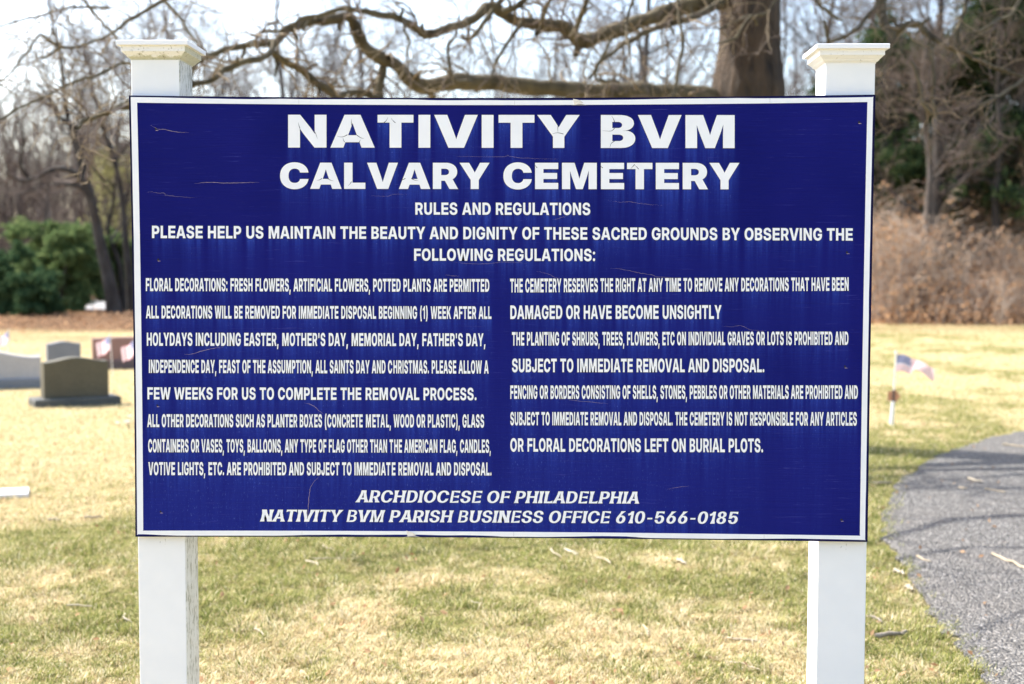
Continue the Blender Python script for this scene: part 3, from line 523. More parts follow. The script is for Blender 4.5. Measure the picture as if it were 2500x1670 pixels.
LINES = [  # text, font, left end of baseline, right end, cap heights, tracking, shear
    ('NATIVITY BVM', 'h', (703.7, 360.3), (1793.3, 361.8), 80, 80.6, 60, 0),
    ('CALVARY CEMETERY', 'h', (684, 461), (1805, 462.3), 63.7, 64.5, 50, 0),
    ('RULES AND REGULATIONS', 'b', (1014.1, 524.1), (1441, 525), 29.6, 29.8, 70, 0),
    ('PLEASE HELP US MAINTAIN THE BEAUTY AND DIGNITY OF THESE SACRED GROUNDS BY OBSERVING THE', 'b', (371.5, 581.4), (2081.5, 587.5), 30.3, 30.1, 70, 0),
    ('FOLLOWING REGULATIONS:', 'b', (1011.1, 636.4), (1453, 637.4), 29.4, 29.8, 70, 0),
    ('FLORAL DECORATIONS: FRESH FLOWERS, ARTIFICIAL FLOWERS, POTTED PLANTS ARE PERMITTED', 'b', (356.5, 710.7), (1194.6, 712.5), 31.7, 31.2, 95, 0),
    ('ALL DECORATIONS WILL BE REMOVED FOR IMMEDIATE DISPOSAL BEGINNING (1) WEEK AFTER ALL', 'b', (356.7, 777.4), (1199.9, 778.7), 31.2, 30.7, 95, 0),
    ("HOLYDAYS INCLUDING EASTER, MOTHER'S DAY, MEMORIAL DAY, FATHER'S DAY,", 'b', (358.8, 844.1), (1185.1, 845.1), 32, 31.2, 95, 0),
    ('INDEPENDENCE DAY, FEAST OF THE ASSUMPTION, ALL SAINTS DAY AND C~HRISTMAS. PLEASE ALLOW A', 'b', (363.9, 910.3), (1192.8, 912.1), 32, 32, 95, 0),
    ('FEW WEEKS FOR US TO COMPLETE THE REM~OVAL PROCESS.', 'b', (360.3, 974.9), (1163.4, 977), 29.4, 30.2, 80, 0),
    ('ALL OTHER DECORATIONS SUCH AS PLANTER BOX~ES (CONCRETE~ M~ETA~L, WOOD OR PLASTIC), GLASS', 'b', (360, 1042.6), (1181.8, 1043.7), 31.4, 32, 95, 0),
    ('CONTAINERS OR VASES, TOYS, BALLOONS, ANY TYPE OF FLAG OTHER THAN T~HE AMERICAN FLAG, CANDLES,', 'b', (362.1, 1104), (1198.1, 1105.3), 32, 32.3, 95, 0),
    ('VOTIVE LIGHTS, ETC. ARE PROHIBITED AND SUBJECT TO IMMEDIAT~E REMOVAL AND DISPOSAL.', 'b', (362.6, 1159.7), (1199.9, 1160.7), 31.5, 31.7, 95, 0),
    ('THE CEMETERY RESERVES THE RIGHT AT ANY TIME TO REMOVE ANY DECORATIONS THAT HAVE BEEN', 'b', (1245.5, 714.1), (2071.5, 709.9), 33.7, 32.7, 95, 0),
    ('DAMAGED OR HAVE BECOME UNSIGHTLY', 'b', (1246, 778.8), (1761.2, 778.5), 33, 33.5, 70, 0),
    ('THE PLANTING OF SHRUBS, TREES, FLOWERS, ETC ON INDIVIDUAL GRAVES OR LOTS IS PROHIBITED AND', 'b', (1250.1, 843.7), (2071, 842), 33, 32.4, 95, 0),
    ('SUBJECT TO IMMEDIATE REMOVAL AND DISPOSAL.', 'b', (1250.1, 908.6), (1865.8, 908.7), 33, 32.9, 70, 0),
    ('FENCING OR BORDERS CONSISTING OF SHELLS, STONES, PEBBLES OR OTHER MATERIALS ARE PROHIBITED AND', 'b', (1246, 973.7), (2094, 973.6), 32.7, 32.9, 95, 0),
    ('SUBJECT TO IMMEDIATE REMOVAL AND DISPOSAL. THE CEMETERY IS NOT RESPONSIBLE FOR ANY ARTICLES', 'b', (1246, 1038.1), (2091.4, 1039.1), 32.2, 33, 95, 0),
    ('OR FLORAL DECORATIONS LEFT ON BURIAL PLOTS.', 'b', (1245.9, 1102.4), (1862.7, 1104.2), 32.4, 33.5, 70, 0),
    ('ARCHDIOCESE OF PHILADELPHIA', 'f', (867.4, 1226), (1560.7, 1229.3), 29.1, 28.9, 30, .20),
    ('NATIVITY BVM PARISH BUSINESS OFFICE 610-566-0185', 'f', (634.6, 1272.8), (1802.7, 1278.6), 28.9, 29.1, 30, .20),
]
sign = thing('cemetery_sign', 'large dark blue notice board with white lettering standing on two white posts', 'sign')
sign.location = (0, .02, 0)
SO = np.array([0, .02, 0])
laid = [layout(*a) for a in LINES]

# coverage of the lettering on a grid, smeared downwards into pale runs
NX_, NZ_ = 840, 500
cov = np.zeros((NZ_, NX_)); sub = 2
def cell(P): return np.c_[(P[:, 0] / BW + .5) * NX_, (.5 - (P[:, 1] - BZ) / BH) * NZ_]
acc = np.zeros((NZ_ * sub, NX_))
ys = (np.arange(NZ_ * sub) + .5) / sub
for L_ in laid:
    for ch, loops in L_:
        a_ = {}
        for c in loops:
            q = cell(c)
            for i in range(len(q)):
                (x0, y0), (x1, y1) = q[i], q[(i + 1) % len(q)]
                if y0 == y1: continue
                lo, hi = min(y0, y1), max(y0, y1)
                r0 = int(math.ceil(lo * sub - .5)); r1 = int(math.ceil(hi * sub - .5))
                for r_ in range(max(r0, 0), min(r1, NZ_ * sub)):
                    a_.setdefault(r_, []).append(x0 + (ys[r_] - y0) * (x1 - x0) / (y1 - y0))
        for r_, xs_ in a_.items():
            xs_.sort()
            for k in range(0, len(xs_) - 1, 2):
                p, q_ = int(round(xs_[k])), max(int(round(xs_[k + 1])), int(round(xs_[k])) + 1)
                acc[r_, p:q_] = 1
cov = acc.reshape(NZ_, sub, NX_).mean(1)
cx_ = np.arange(NX_)
s = np.zeros(NX_); s2 = np.zeros(NX_); ch1 = np.zeros((NZ_, NX_)); ch2 = np.zeros((NZ_, NX_))
for r_ in range(NZ_):
    z = r_ / NZ_
    w = .25 + 1.1 * vnoise(cx_ * .16, 0 * cx_ + r_ * .012) * vnoise(cx_ * .045 + 50, 0 * cx_ + r_ * .02) * 1.6
    s = np.maximum(s * (.94 if z < .3 else .905), cov[r_] * np.clip(w, 0, 1))
    s2 = np.maximum(s2 * .985, cov[r_] * np.clip(w, .2, 1))
    sm = np.convolve(s, [.25, .5, .25], 'same')
    ch1[r_] = sm * (1 - .5 * cov[r_]); ch2[r_] = np.convolve(s2, np.ones(7) / 7, 'same')
XX, ZZ_ = np.meshgrid(cx_ / NX_, np.arange(NZ_) / NZ_)
low = sstep(.35, 1.0, ZZ_) * (.62 + .6 * (fbm(XX * 30, ZZ_ * 2.2, 3) - .5)) * (1 - .55 * sstep(.62, .95, XX))
low += .75 * sstep(.80, 1.0, ZZ_) * sstep(.9, .3, XX) * fbm(XX * 60, ZZ_ * 3, 3)
ch2 = np.clip(.75 * ch2 + low, 0, 1)
gap = 0 * XX
gap = np.maximum(gap, 0)
uu = (np.arange(NX_) + .5) / NX_; uu[0] = 0; uu[-1] = 1
vv = 1 - (np.arange(NZ_) + .5) / NZ_; vv[0] = 1; vv[-1] = 0
U_, V_ = np.meshgrid(uu, vv)
bx, bz = board(U_, V_)
front = np.stack([bx, 0 * bx, bz], -1).reshape(-1, 3)
i_, j_ = np.meshgrid(np.arange(NX_ - 1), np.arange(NZ_ - 1))
a = (j_ * NX_ + i_).ravel()
fq = np.stack([a, a + NX_, a + NX_ + 1, a + 1], -1)
rim = np.concatenate([np.arange(NX_), np.arange(1, NZ_) * NX_ + NX_ - 1, (NZ_ - 1) * NX_ + np.arange(NX_ - 2, -1, -1), np.arange(NZ_ - 2, 0, -1) * NX_])
nr = len(rim); back = front[rim] + np.array([0, .0185, 0])
nb = len(front); k = np.arange(nr); k2 = (k + 1) % nr
rq = np.stack([rim[k], rim[k2], nb + k2, nb + k], -1)
bm_ = mesh('board', np.concatenate([front, back]) - SO, [fq, rq, (nb + k)[None, :]], [BLUE, NAVY],
           np.concatenate([np.zeros(len(fq)), np.ones(nr + 1)]))
edge = np.maximum(sstep(.0055, .0035, np.minimum(U_, 1 - U_) * BW), sstep(.0050, .003, np.minimum(V_, 1 - V_) * BH)).ravel()
colattr(bm_, 'chalk', np.concatenate([np.stack([ch1.ravel(), ch2.ravel(), edge], -1), np.zeros((nr, 3))]))
brd = link('board', bm_, sign)

# --- the lettering: cut vinyl, each line a piece of its own, with a slightly larger dark outline behind every letter
for (txt, *_), L_ in zip(LINES, laid):
    G = Geo()
    for ch, loops in L_:
        sg = 1 if area2(max(loops, key=lambda c: abs(area2(c)))) > 0 else -1
        plate(G, [grow(c, sg * .0010) for c in loops], -.0004, .0004, 1)
        plate(G, loops, -.0016, .0002, 0)
    G.V = [v_ - SO for v_ in G.V]
    o = G.build('text_line', [WHITE_VINYL, DARK_LINE], brd)
    o['label'] = 'white capital lettering reading ' + txt.replace('~', '')[:60].strip()
# --- cracks that opened in the heading letters
CR_ = [((650, 250, 5.87), [[(460, 290), (470, 330), (485, 375)], [(735, 520), (715, 460), (700, 430)], [(1010, 480), (1060, 495), (1110, 492), (1165, 465)],
        [(1405, 518), (1360, 510), (1300, 470)], [(1225, 240), (1222, 285), (1226, 330)], [(1745, 215), (1720, 265), (1685, 292)], [(1790, 225), (1815, 260), (1852, 295)],
        [(1100, 505), (1110, 545), (1125, 570)], [(1350, 535), (1340, 562), (1330, 575)], [(725, 1118), (765, 1112), (800, 1090)], [(965, 1125), (920, 1115), (880, 1090)],
        [(1175, 1195), (1205, 1165), (1222, 1135)], [(1890, 1115), (1950, 1110), (1995, 1090)], [(2180, 1122), (2130, 1115), (2080, 1092)]]),
       ((1300, 0, 3.336), [[(570, 1065), (640, 1068), (668, 1045)], [(645, 945), (660, 970), (668, 995)], [(630, 1205), (640, 1170), (668, 1150)], [(735, 1066), (790, 1064), (810, 1050)],
        [(160, 1090), (205, 1082), (252, 1092)], [(207, 1080), (206, 1050), (208, 1020)], [(20, 1345), (38, 1368)], [(550, 1350), (572, 1368)], [(800, 1375), (832, 1340)], [(835, 1345), (865, 1378)]])]
for (ox, oy, sc_), lst in CR_:
    for l in lst:
        p = smooth_line(np.array([(ox + x / sc_, oy + y / sc_) for x, y in l]), 7)
        tt = nrm(np.gradient(p, axis=0)); nn = np.c_[-tt[:, 1], tt[:, 0]]
        wd = np.linspace(.15, .8, 7)[:, None]
        c = np.concatenate([p + nn * wd, (p - nn * wd)[::-1]])
        w = on_y(c[:, 0], c[:, 1])
        k = np.arange(6)
        G = Geo()
        G.add(np.c_[w[:, 0], np.full(14, -.0020), w[:, 2]] - SO, np.stack([k, k + 1, 12 - k, 13 - k], -1), 0)
        G.build('letter_crack', [DARK_LINE], brd)

# --- border of white tape, four strips, worn and wavy on the outer side
def strip(name, side, off, width, wav, peel=None):
    n = 90
    s_ = np.linspace(0, 1, n)
    wob = wav * np.clip(3.2 * (fbm(s_ * 9 + side * 13, s_ * 0 + 4, 3) - .46), 0, 1)
    G = Geo()
    A, B_ = [], []
    for k in range(n):
        o_ = off + wob[k]; i_ = off + width
        e0 = .0055
        if side == 0: pa, pb = (s_[k] * (1 - 2 * e0 / BW) + e0 / BW, 1 - o_ / BH), (s_[k] * (1 - 2 * (i_ + 0) / BW) + i_ / BW, 1 - i_ / BH)
        if side == 1: pa, pb = (s_[k] * (1 - 2 * e0 / BW) + e0 / BW, o_ / BH), (s_[k] * (1 - 2 * i_ / BW) + i_ / BW, i_ / BH)
        if side == 2: pa, pb = (o_ / BW, s_[k] * (1 - 2 * .005 / BH) + .005 / BH), (i_ / BW, s_[k] * (1 - 2 * .019 / BH) + .019 / BH)
        if side == 3: pa, pb = (1 - o_ / BW, s_[k] * (1 - 2 * .005 / BH) + .005 / BH), (1 - i_ / BW, s_[k] * (1 - 2 * .019 / BH) + .019 / BH)
        A.append(board(*pa)); B_.append(board(*pb))
    loop = np.array(A + B_[::-1])
    plate(G, [loop], -.0014 if side < 2 else -.0011, .0003, 0)
    if peel is not None:
        u0 = peel; vq = (1 - (off + width * .5) / BH) if side == 0 else (off + width * .5) / BH
        x, z = board(u0, vq)
        P = np.array([(x - .016, -.0016, z + .009), (x + .004, -.0075, z + .004), (x + .012, -.0095, z - .003), (x - .012, -.002, z - .008)])
        G.add(P, [(0, 3, 2, 1)], 1)
        G.add(np.array([(x - .02, -.00155, z - .0085), (x + .022, -.00155, z - .0085), (x + .006, -.00155, z - .005)]), [(0, 1, 2)], 2)
    # butt joints of the tape
    for u0 in ((.23, .52, .86) if side < 2 else (.38,)):
        if side < 2:
            v0 = (1 - off / BH, 1 - (off + width) / BH) if side == 0 else ((off + width) / BH, off / BH)
            (x, z1), (_, z0) = board(u0, v0[0]), board(u0, v0[1])
            G.add(np.array([(x, -.00148, z0 + .001), (x + .0006, -.00148, z0 + .001), (x + .0006, -.00148, z1 - .001), (x, -.00148, z1 - .001)]), [(0, 1, 2, 3)], 2)
    G.V = [v_ - SO for v_ in G.V]
    return G.build('border_strip', [WHITE_VINYL, flat_mat('peeled_tape', (.74, .70, .64), .8, .2, 60), flat_mat('tape_joint', (.40, .38, .40), .8, .2, 60)], brd)
strip('top', 0, .0045, .0150, .0022, .606)
strip('bottom', 1, .0034, .0138, .0042, .381)
strip('left', 2, .0052, .0172, .0006)
strip('right', 3, .0066, .0150, .0010)

# --- cracks in the blue paint, screw holes
CRACKS = [((0, 0, 3.336), [[(1225, 1018), (1280, 1050), (1340, 1055), (1400, 1068), (1455, 1077), (1540, 1080)], [(1580, 1495), (1700, 1485), (1850, 1490), (2000, 1488), (2115, 1483)]]),
          ((700, 0, 3.336), [[(1375, 1275), (1500, 1275), (1700, 1278), (1780, 1275), (1800, 1265), (1820, 1275), (1900, 1285), (2100, 1295), (2220, 1292)]]),
          ((300, 460, 3.9133), [[(215, 35), (290, 35), (340, 45), (395, 45), (410, 65), (480, 72), (600, 85), (705, 88)]]),
          ((300, 840, 3.9133), [[(585, 100), (660, 95), (760, 65), (860, 42), (960, 32)], [(1735, 560), (1800, 580), (1850, 610), (1870, 635), (1920, 668)], [(1880, 1265), (1830, 1310), (1795, 1370), (1780, 1450), (1770, 1565), (1765, 1640), (1752, 1750)]]),
          ((800, 460, 3.9133), [[(400, 70), (560, 75), (590, 70), (630, 57), (760, 55)], [(1200, 705), (1300, 715), (1450, 722), (1580, 715), (1650, 705), (1750, 705), (1900, 715)], [(1120, 825), (1190, 835), (1260, 835)], [(1985, 790), (2100, 815), (2140, 835), (2170, 850), (2220, 860)], [(2140, 300), (2200, 290), (2240, 275), (2290, 265)]]),
          ((1200, 640, 3.9133), [[(1130, 58), (1200, 62), (1280, 75), (1400, 100), (1520, 120), (1580, 138), (1700, 148), (1800, 150)], [(730, 1310), (800, 1325), (1000, 1340), (1115, 1352)]]),
          ((1600, 460, 3.9133), [[(640, 1315), (720, 1322), (800, 1312), (850, 1322), (890, 1345), (940, 1355), (1060, 1358)]]),
          ((1360, 380, 4.696), [[(580, 512), (720, 535), (820, 530), (950, 548), (1080, 562), (1205, 572)]]),
          ((1220, 1180, 3.9133), [[(1590, 60), (1700, 38), (1815, 25)]])]
strong = {0, 3}
for ci, ((ox, oy, sc_), lst) in enumerate(CRACKS):
    for l in lst:
        n = 5 * len(l)
        p = smooth_line(np.array([(ox + x / sc_, oy + y / sc_) for x, y in l], float), n)
        p += rng.normal(size=p.shape) * .35
        tt = nrm(np.gradient(p, axis=0)); nn = np.c_[-tt[:, 1], tt[:, 0]]
        wd = ((.46 if ci in strong else .22) * np.sin(np.linspace(.12, 3.02, n)) * rng.uniform(.6, 1.2, n))[:, None]
        c = np.concatenate([p + nn * wd, (p - nn * wd)[::-1]])
        w = on_y(c[:, 0], c[:, 1])
        G = Geo(); k = np.arange(n - 1)
        G.add(np.c_[w[:, 0], np.full(2 * n, -.0006), w[:, 2]] - SO, np.stack([k, k + 1, 2 * n - 2 - k, 2 * n - 1 - k], -1), 0)
        G.build('paint_crack', [CRACK_MAT], brd)
for px, py in ((2097, 298), (2068, 616), (2063, 895), (2054, 1269), (386, 634), (384, 989.5), (392, 1249), (381, 315)):
    a_ = np.arange(11) / 11 * 2 * math.pi
    r_ = .0034 * rng.uniform(.5, 1.25, 11)
    w = on_y(np.float64(px), np.float64(py))
    G = Geo()
    V = np.c_[w[0] + r_ * np.cos(a_), np.full(11, -.0005), w[2] + r_ * np.sin(a_)]
    V = np.concatenate([V, [[w[0], .0, w[2]]]]) - SO
    k = np.arange(11)
    G.add(V, np.stack([k, (k + 1) % 11, np.full(11, 11)], -1), 0)
    G.add(np.array([(w[0] - .006, -.0007, w[2] - .002), (w[0] - .002, -.0007, w[2] - .0036), (w[0] + .003, -.0007, w[2] - .003), (w[0] + .008, -.0007, w[2] - .0042), (w[0] + .001, -.0007, w[2] - .0048)]) - SO, [(0, 1, 4), (1, 2, 4), (2, 3, 4)], 1)
    G.build('screw_hole', [HOLE_MAT, CRACK_MAT], brd)

# --- the posts
def post_mat(name, side_grime, moss, edge=1.0):
    m, t, b = new_mat(name)
    g = nd(t, 'ShaderNodeNewGeometry')
    nx_ = nd(t, 'ShaderNodeSeparateXYZ', {'Vector': g.outputs['Normal']})
    po = nd(t, 'ShaderNodeSeparateXYZ', {'Vector': nd(t, 'ShaderNodeTexCoord').outputs['Object']})
    n1 = noise(t, coords(t, (1, 1, .35)), 150, 5, .7); n2 = noise(t, coords(t, (1, 1, .3)), 55, 4, .65); n3 = noise(t, coords(t), 9, 3)
    c = ramp(t, n3, [(.3, (.80, .805, .82)), (.7, (.85, .85, .86))])
    # grime on one side, fading round the corner, and under the cap and the board
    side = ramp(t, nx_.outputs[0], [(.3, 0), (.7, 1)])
    mr = nd(t, 'ShaderNodeMapRange', {'Value': po.outputs[0], 'From Min': .012, 'From Max': .068})
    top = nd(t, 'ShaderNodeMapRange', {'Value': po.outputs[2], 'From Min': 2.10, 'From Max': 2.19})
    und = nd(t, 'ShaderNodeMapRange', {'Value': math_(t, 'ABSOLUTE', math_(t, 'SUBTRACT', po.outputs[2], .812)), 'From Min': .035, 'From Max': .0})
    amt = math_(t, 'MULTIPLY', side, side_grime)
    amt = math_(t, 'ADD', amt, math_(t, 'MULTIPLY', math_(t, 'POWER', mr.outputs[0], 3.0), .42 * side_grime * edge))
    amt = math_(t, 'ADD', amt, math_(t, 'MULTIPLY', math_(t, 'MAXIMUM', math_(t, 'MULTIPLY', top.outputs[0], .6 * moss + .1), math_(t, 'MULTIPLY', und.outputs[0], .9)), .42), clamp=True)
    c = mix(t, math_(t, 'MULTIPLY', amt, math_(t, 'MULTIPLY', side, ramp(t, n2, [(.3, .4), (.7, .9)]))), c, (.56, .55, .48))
    thr = math_(t, 'SUBTRACT', .675, math_(t, 'MULTIPLY', amt, .18))
    dots = math_(t, 'MULTIPLY', math_(t, 'SUBTRACT', math_(t, 'ADD', math_(t, 'MULTIPLY', n1, .6), math_(t, 'MULTIPLY', n2, .4)), thr), 14.0, clamp=True)
    c = mix(t, math_(t, 'MULTIPLY', dots, .8), c, (.16, .155, .11))
    setp(t, b, Base_Color=c, Roughness=.42)
    return m
def cap_mat(name, moss):
    m, t, b = new_mat(name)
    po = nd(t, 'ShaderNodeSeparateXYZ', {'Vector': nd(t, 'ShaderNodeTexCoord').outputs['Object']})
    g = nd(t, 'ShaderNodeNewGeometry')
    nx_ = nd(t, 'ShaderNodeSeparateXYZ', {'Vector': g.outputs['Normal']})
    n1 = noise(t, coords(t, (1, 1, 1)), 170, 5, .75); n2 = noise(t, coords(t, (1, 1, 2)), 48, 5, .7)
    dn = nd(t, 'ShaderNodeMapRange', {'Value': po.outputs[2], 'From Min': -.016, 'From Max': -.046})
    sd = ramp(t, nx_.outputs[0], [(.25, 0), (.6, 1)])
    under = math_(t, 'LESS_THAN', po.outputs[2], -.0135)
    a_ = math_(t, 'MULTIPLY', math_(t, 'ADD', math_(t, 'MULTIPLY', dn.outputs[0], .8), math_(t, 'ADD', math_(t, 'MULTIPLY', sd, .75), .12)), under)
    a_ = math_(t, 'MULTIPLY', a_, moss)
    f = math_(t, 'MULTIPLY', math_(t, 'ADD', math_(t, 'MULTIPLY', n2, 1.3), math_(t, 'SUBTRACT', a_, 1.28)), 5.0, clamp=True)
    c = mix(t, math_(t, 'MULTIPLY', under, .30 + .35 * moss), (.85, .85, .87), (.80, .80, .80))
    c = mix(t, math_(t, 'MULTIPLY', f, .62), c, (.34, .335, .15))
    dk = math_(t, 'MULTIPLY', math_(t, 'SUBTRACT', math_(t, 'ADD', math_(t, 'MULTIPLY', n1, .55), math_(t, 'MULTIPLY', n2, .45)), math_(t, 'SUBTRACT', .62, math_(t, 'MULTIPLY', under, .02 + .05 * moss))), 16., clamp=True)
    c = mix(t, math_(t, 'MULTIPLY', dk, .8), c, (.10, .09, .05))
    setp(t, b, Base_Color=c, Roughness=.6)
    return m
PY = .0185
def post(px_l, px_r, py, slab_l, slab_r, slab_y, mats, under_y):
    x0 = on_y(np.float64(px_l), np.float64(py), PY)[0]; x1 = on_y(np.float64(px_r), np.float64(py), PY)[0]
    xc = (x0 + x1) / 2; h = (x1 - x0) / 2
    oh = (on_y(np.float64(slab_r), np.float64(slab_y), PY - .032)[0] - on_y(np.float64(slab_l), np.float64(slab_y), PY - .032)[0]) / 2 - h
    zt = on_y(np.float64((slab_l + slab_r) / 2), np.float64(slab_y), PY - oh)[2]
    zu = zt - .0500
    loc = np.array([xc, PY + h, 0])
    bv = .0035
    ring = []
    for sx, sy in ((1, 1), (-1, 1), (-1, -1), (1, -1)):
        for q in range(4):
            a_ = math.atan2(sy, sx) - math.pi / 4 + q * math.pi / 6
            ring.append((sx * (h - bv) + bv * math.cos(a_), sy * (h - bv) + bv * math.sin(a_)))
    ring = np.array(ring); n = len(ring)
    zs = np.array([-.25, zu + .004])
    V = np.concatenate([np.c_[ring, np.full(n, z)] for z in zs])
    k = np.arange(n); k2 = (k + 1) % n
    pm_ = mesh('post', V, [np.stack([k, k2, k2 + n, k + n], -1), np.array([[*range(2 * n - 1, n - 1, -1)]])[:, ::-1]], [mats[0]])
    po = link('post', pm_, sign, loc - SO)
    prof = [(0.006, -.5 * (h + oh)), (0, oh - .0015), (-.0012, oh), (-.0128, oh), (-.0130, oh - .0105), (-.0290, oh - .0105), (-.0296, oh - .0120), (-.0372, oh - .0195), (-.0384, oh - .0212),
            (-.0405, oh - .0222), (-.0440, oh - .0255), (-.0470, oh - .0300), (-.0485, .0010), (-.0500, .0006), (-.0500, -.004)]
    V = np.array([(sx * (h + o_), sy * (h + o_), z) for z, o_ in prof for sx, sy in ((1, 1), (-1, 1), (-1, -1), (1, -1))])
    F = []
    for r_ in range(len(prof) - 1):
        for q in range(4):
            F.append((r_ * 4 + q, r_ * 4 + 4 + q, r_ * 4 + 4 + (q + 1) % 4, r_ * 4 + (q + 1) % 4))
    F.append((0, 1, 2, 3))
    cp = link('post_cap', mesh('post_cap', V, [np.array(F)], [mats[1]]), po, (0, 0, zt))
    return po, cp
pl, cl_ = post(337.0, 453.6, 1386, 278.3, 453.6, 97.2, (post_mat('post_grimy', .62, 1.0), cap_mat('cap_mossy', 1.0)), 144)
pr, cr_ = post(1996.3, 2115.4, 1386, 1993.0, 2172.0, 106.0, (post_mat('post_clean', .18, .15, 1.6), cap_mat('cap_pale', .42)), 155)
cl_['label'] = 'mossy green stained cap of the left post'
pl['label'] = 'left white post with grey green grime on its side'

# ================================================================== graves
def stone_mat(name, c0, c1, rough=.6, sc=60):
    m, t, b = new_mat(name)
    n1 = noise(t, coords(t), sc, 5, .7); n2 = noise(t, coords(t), 3, 3)
    c = ramp(t, n1, [(.3, c0), (.7, c1)])
    c = mix(t, ramp(t, n2, [(.4, 0), (.7, .3)]), c, tuple(q * .7 for q in c0))
    setp(t, b, Base_Color=c, Roughness=rough, Normal=bump(t, n1, .3, .004))
    return m
def headstone(label, pA, pB, z_side, z_mid, thick, mats, base=None, serp=0.0, cut=None, n=24):
    """front bottom corners as photo pixels; a slab with a curved top on an optional base"""
    A, B_ = gnd(*map(np.float64, pA)), gnd(*map(np.float64, pB))
    ax = B_ - A; wd = float(np.linalg.norm(ax[:2])); ax = ax / wd
    if wd and cut: wd = cut; A = B_ - ax * wd
    nrm_ = np.array([-ax[1], ax[0], 0])              # away from the camera
    root = thing('headstone', label, 'headstone', A, 'headstones in the cemetery')
    zb = 0.0; ins = 0.0; off = 0.0
    def P(s_, d_, z_): return ax * s_ + nrm_ * d_ + np.array([0, 0, z_])
    if base:
        bh, bd, ins, off = base
        G = Geo(); c_ = .012
        V = [P(s_, d_, z_) for z_, e in ((-.12, 0), (bh - c_, 0), (bh, c_)) for s_, d_ in ((e, e), (wd - e, e), (wd - e, bd - e), (e, bd - e))]
        F = [(r_ * 4 + q, r_ * 4 + (q + 1) % 4, r_ * 4 + 4 + (q + 1) % 4, r_ * 4 + 4 + q) for r_ in range(2) for q in range(4)] + [(8, 9, 10, 11)]
        G.add(V, F); G.build('base', [mats[1]], root); zb = bh - .001
    else: zb = -.1
    s_ = np.linspace(ins, wd - ins, n)
    u = np.linspace(-1, 1, n)
    top = z_side + (z_mid - z_side) * (.5 + .5 * np.cos(u * math.pi)) + serp * np.sin(u * math.pi)
    G = Geo(); c_ = .012
    fr = [P(a, off, zb) for a in (s_[0], s_[-1])]
    rings = []
    for d_, e in ((off, 0), (off + c_ * .6, c_), (off + thick - c_ * .6, c_), (off + thick, 0)):
        rings.append([P(s_[0] , d_, zb)] + [P(np.clip(a, s_[0] + 0, s_[-1]), d_, z_ - (c_ * .8 if e == 0 else 0)) for a, z_ in zip(s_, top)] + [P(s_[-1], d_, zb)])
    V = np.array(rings); m_ = V.shape[1]
    F = []
    for r_ in range(3):
        for q in range(m_ - 1): F.append((r_ * m_ + q, r_ * m_ + q + 1, (r_ + 1) * m_ + q + 1, (r_ + 1) * m_ + q))
    G.add(V.reshape(-1, 3), F)
    G.add(V[0][::-1], [tuple(range(m_))]); G.add(V[3], [tuple(range(m_))])
    G.build('stone_slab', [mats[0]], root)
    return root
DK = (stone_mat('olive_granite', (.064, .056, .034), (.122, .107, .068), .75), stone_mat('dark_base', (.05, .055, .05), (.12, .12, .11), .8))
LG = (stone_mat('light_granite', (.34, .32, .31), (.50, .48, .47), .7), stone_mat('light_base', (.16, .17, .18), (.27, .27, .28), .8))
BG = (stone_mat('blue_granite', (.13, .14, .16), (.22, .23, .25), .6),)
RD = (stone_mat('red_granite', (.20, .105, .085), (.33, .19, .155), .6), stone_mat('red_base', (.10, .065, .06), (.18, .13, .12), .7))
headstone('dark olive headstone with a gently curved top on a wide base, left of the sign', (85.7, 996), (296, 985.5), .485, .535, .20, DK, base=(.085, .40, .115, .09))
headstone('wide light grey headstone cut by the left edge of the photo', (-90, 953), (105, 947), .40, .475, .22, LG, base=(.12, .34, .02, .05), serp=-.02, cut=1.18)
headstone('small blue grey headstone standing just behind the dark olive one', (117, 917), (198, 914), .445, .475, .16, BG)
headstone('reddish brown headstone half hidden behind the left edge of the sign', (222, 903), (384, 899), .46, .475, .22, RD, base=(.13, .36, .03, .05))
# flush marker in the lawn, cut by the left edge
A, B_, C_ = gnd(np.float64(-60), np.float64(1223)), gnd(np.float64(70), np.float64(1217)), gnd(np.float64(72), np.float64(1201))
G = Geo()
ax = (B_ - A); nn = (C_ - B_)
V = [p + np.array([0, 0, z]) for z in (-.08, .026, .034) for p in ((A, B_, B_ + nn, A + nn) if z < .03 else (A + .01 * (ax + nn), B_ - .01 * ax + .02 * nn, B_ + nn - .01 * (ax + nn), A + nn + .01 * ax))]
F = [(r_ * 4 + q, r_ * 4 + (q + 1) % 4, r_ * 4 + 4 + (q + 1) % 4, r_ * 4 + 4 + q) for r_ in range(2) for q in range(4)] + [(8, 9, 10, 11)]
G.add(np.array(V) - A, F)
fm = G.build('flat_grave_marker', [stone_mat('pale_marker', (.55, .53, .52), (.70, .68, .67), .6)], loc=A)
tag(fm, 'pale flat grave marker lying in the lawn at the left edge', 'grave marker')

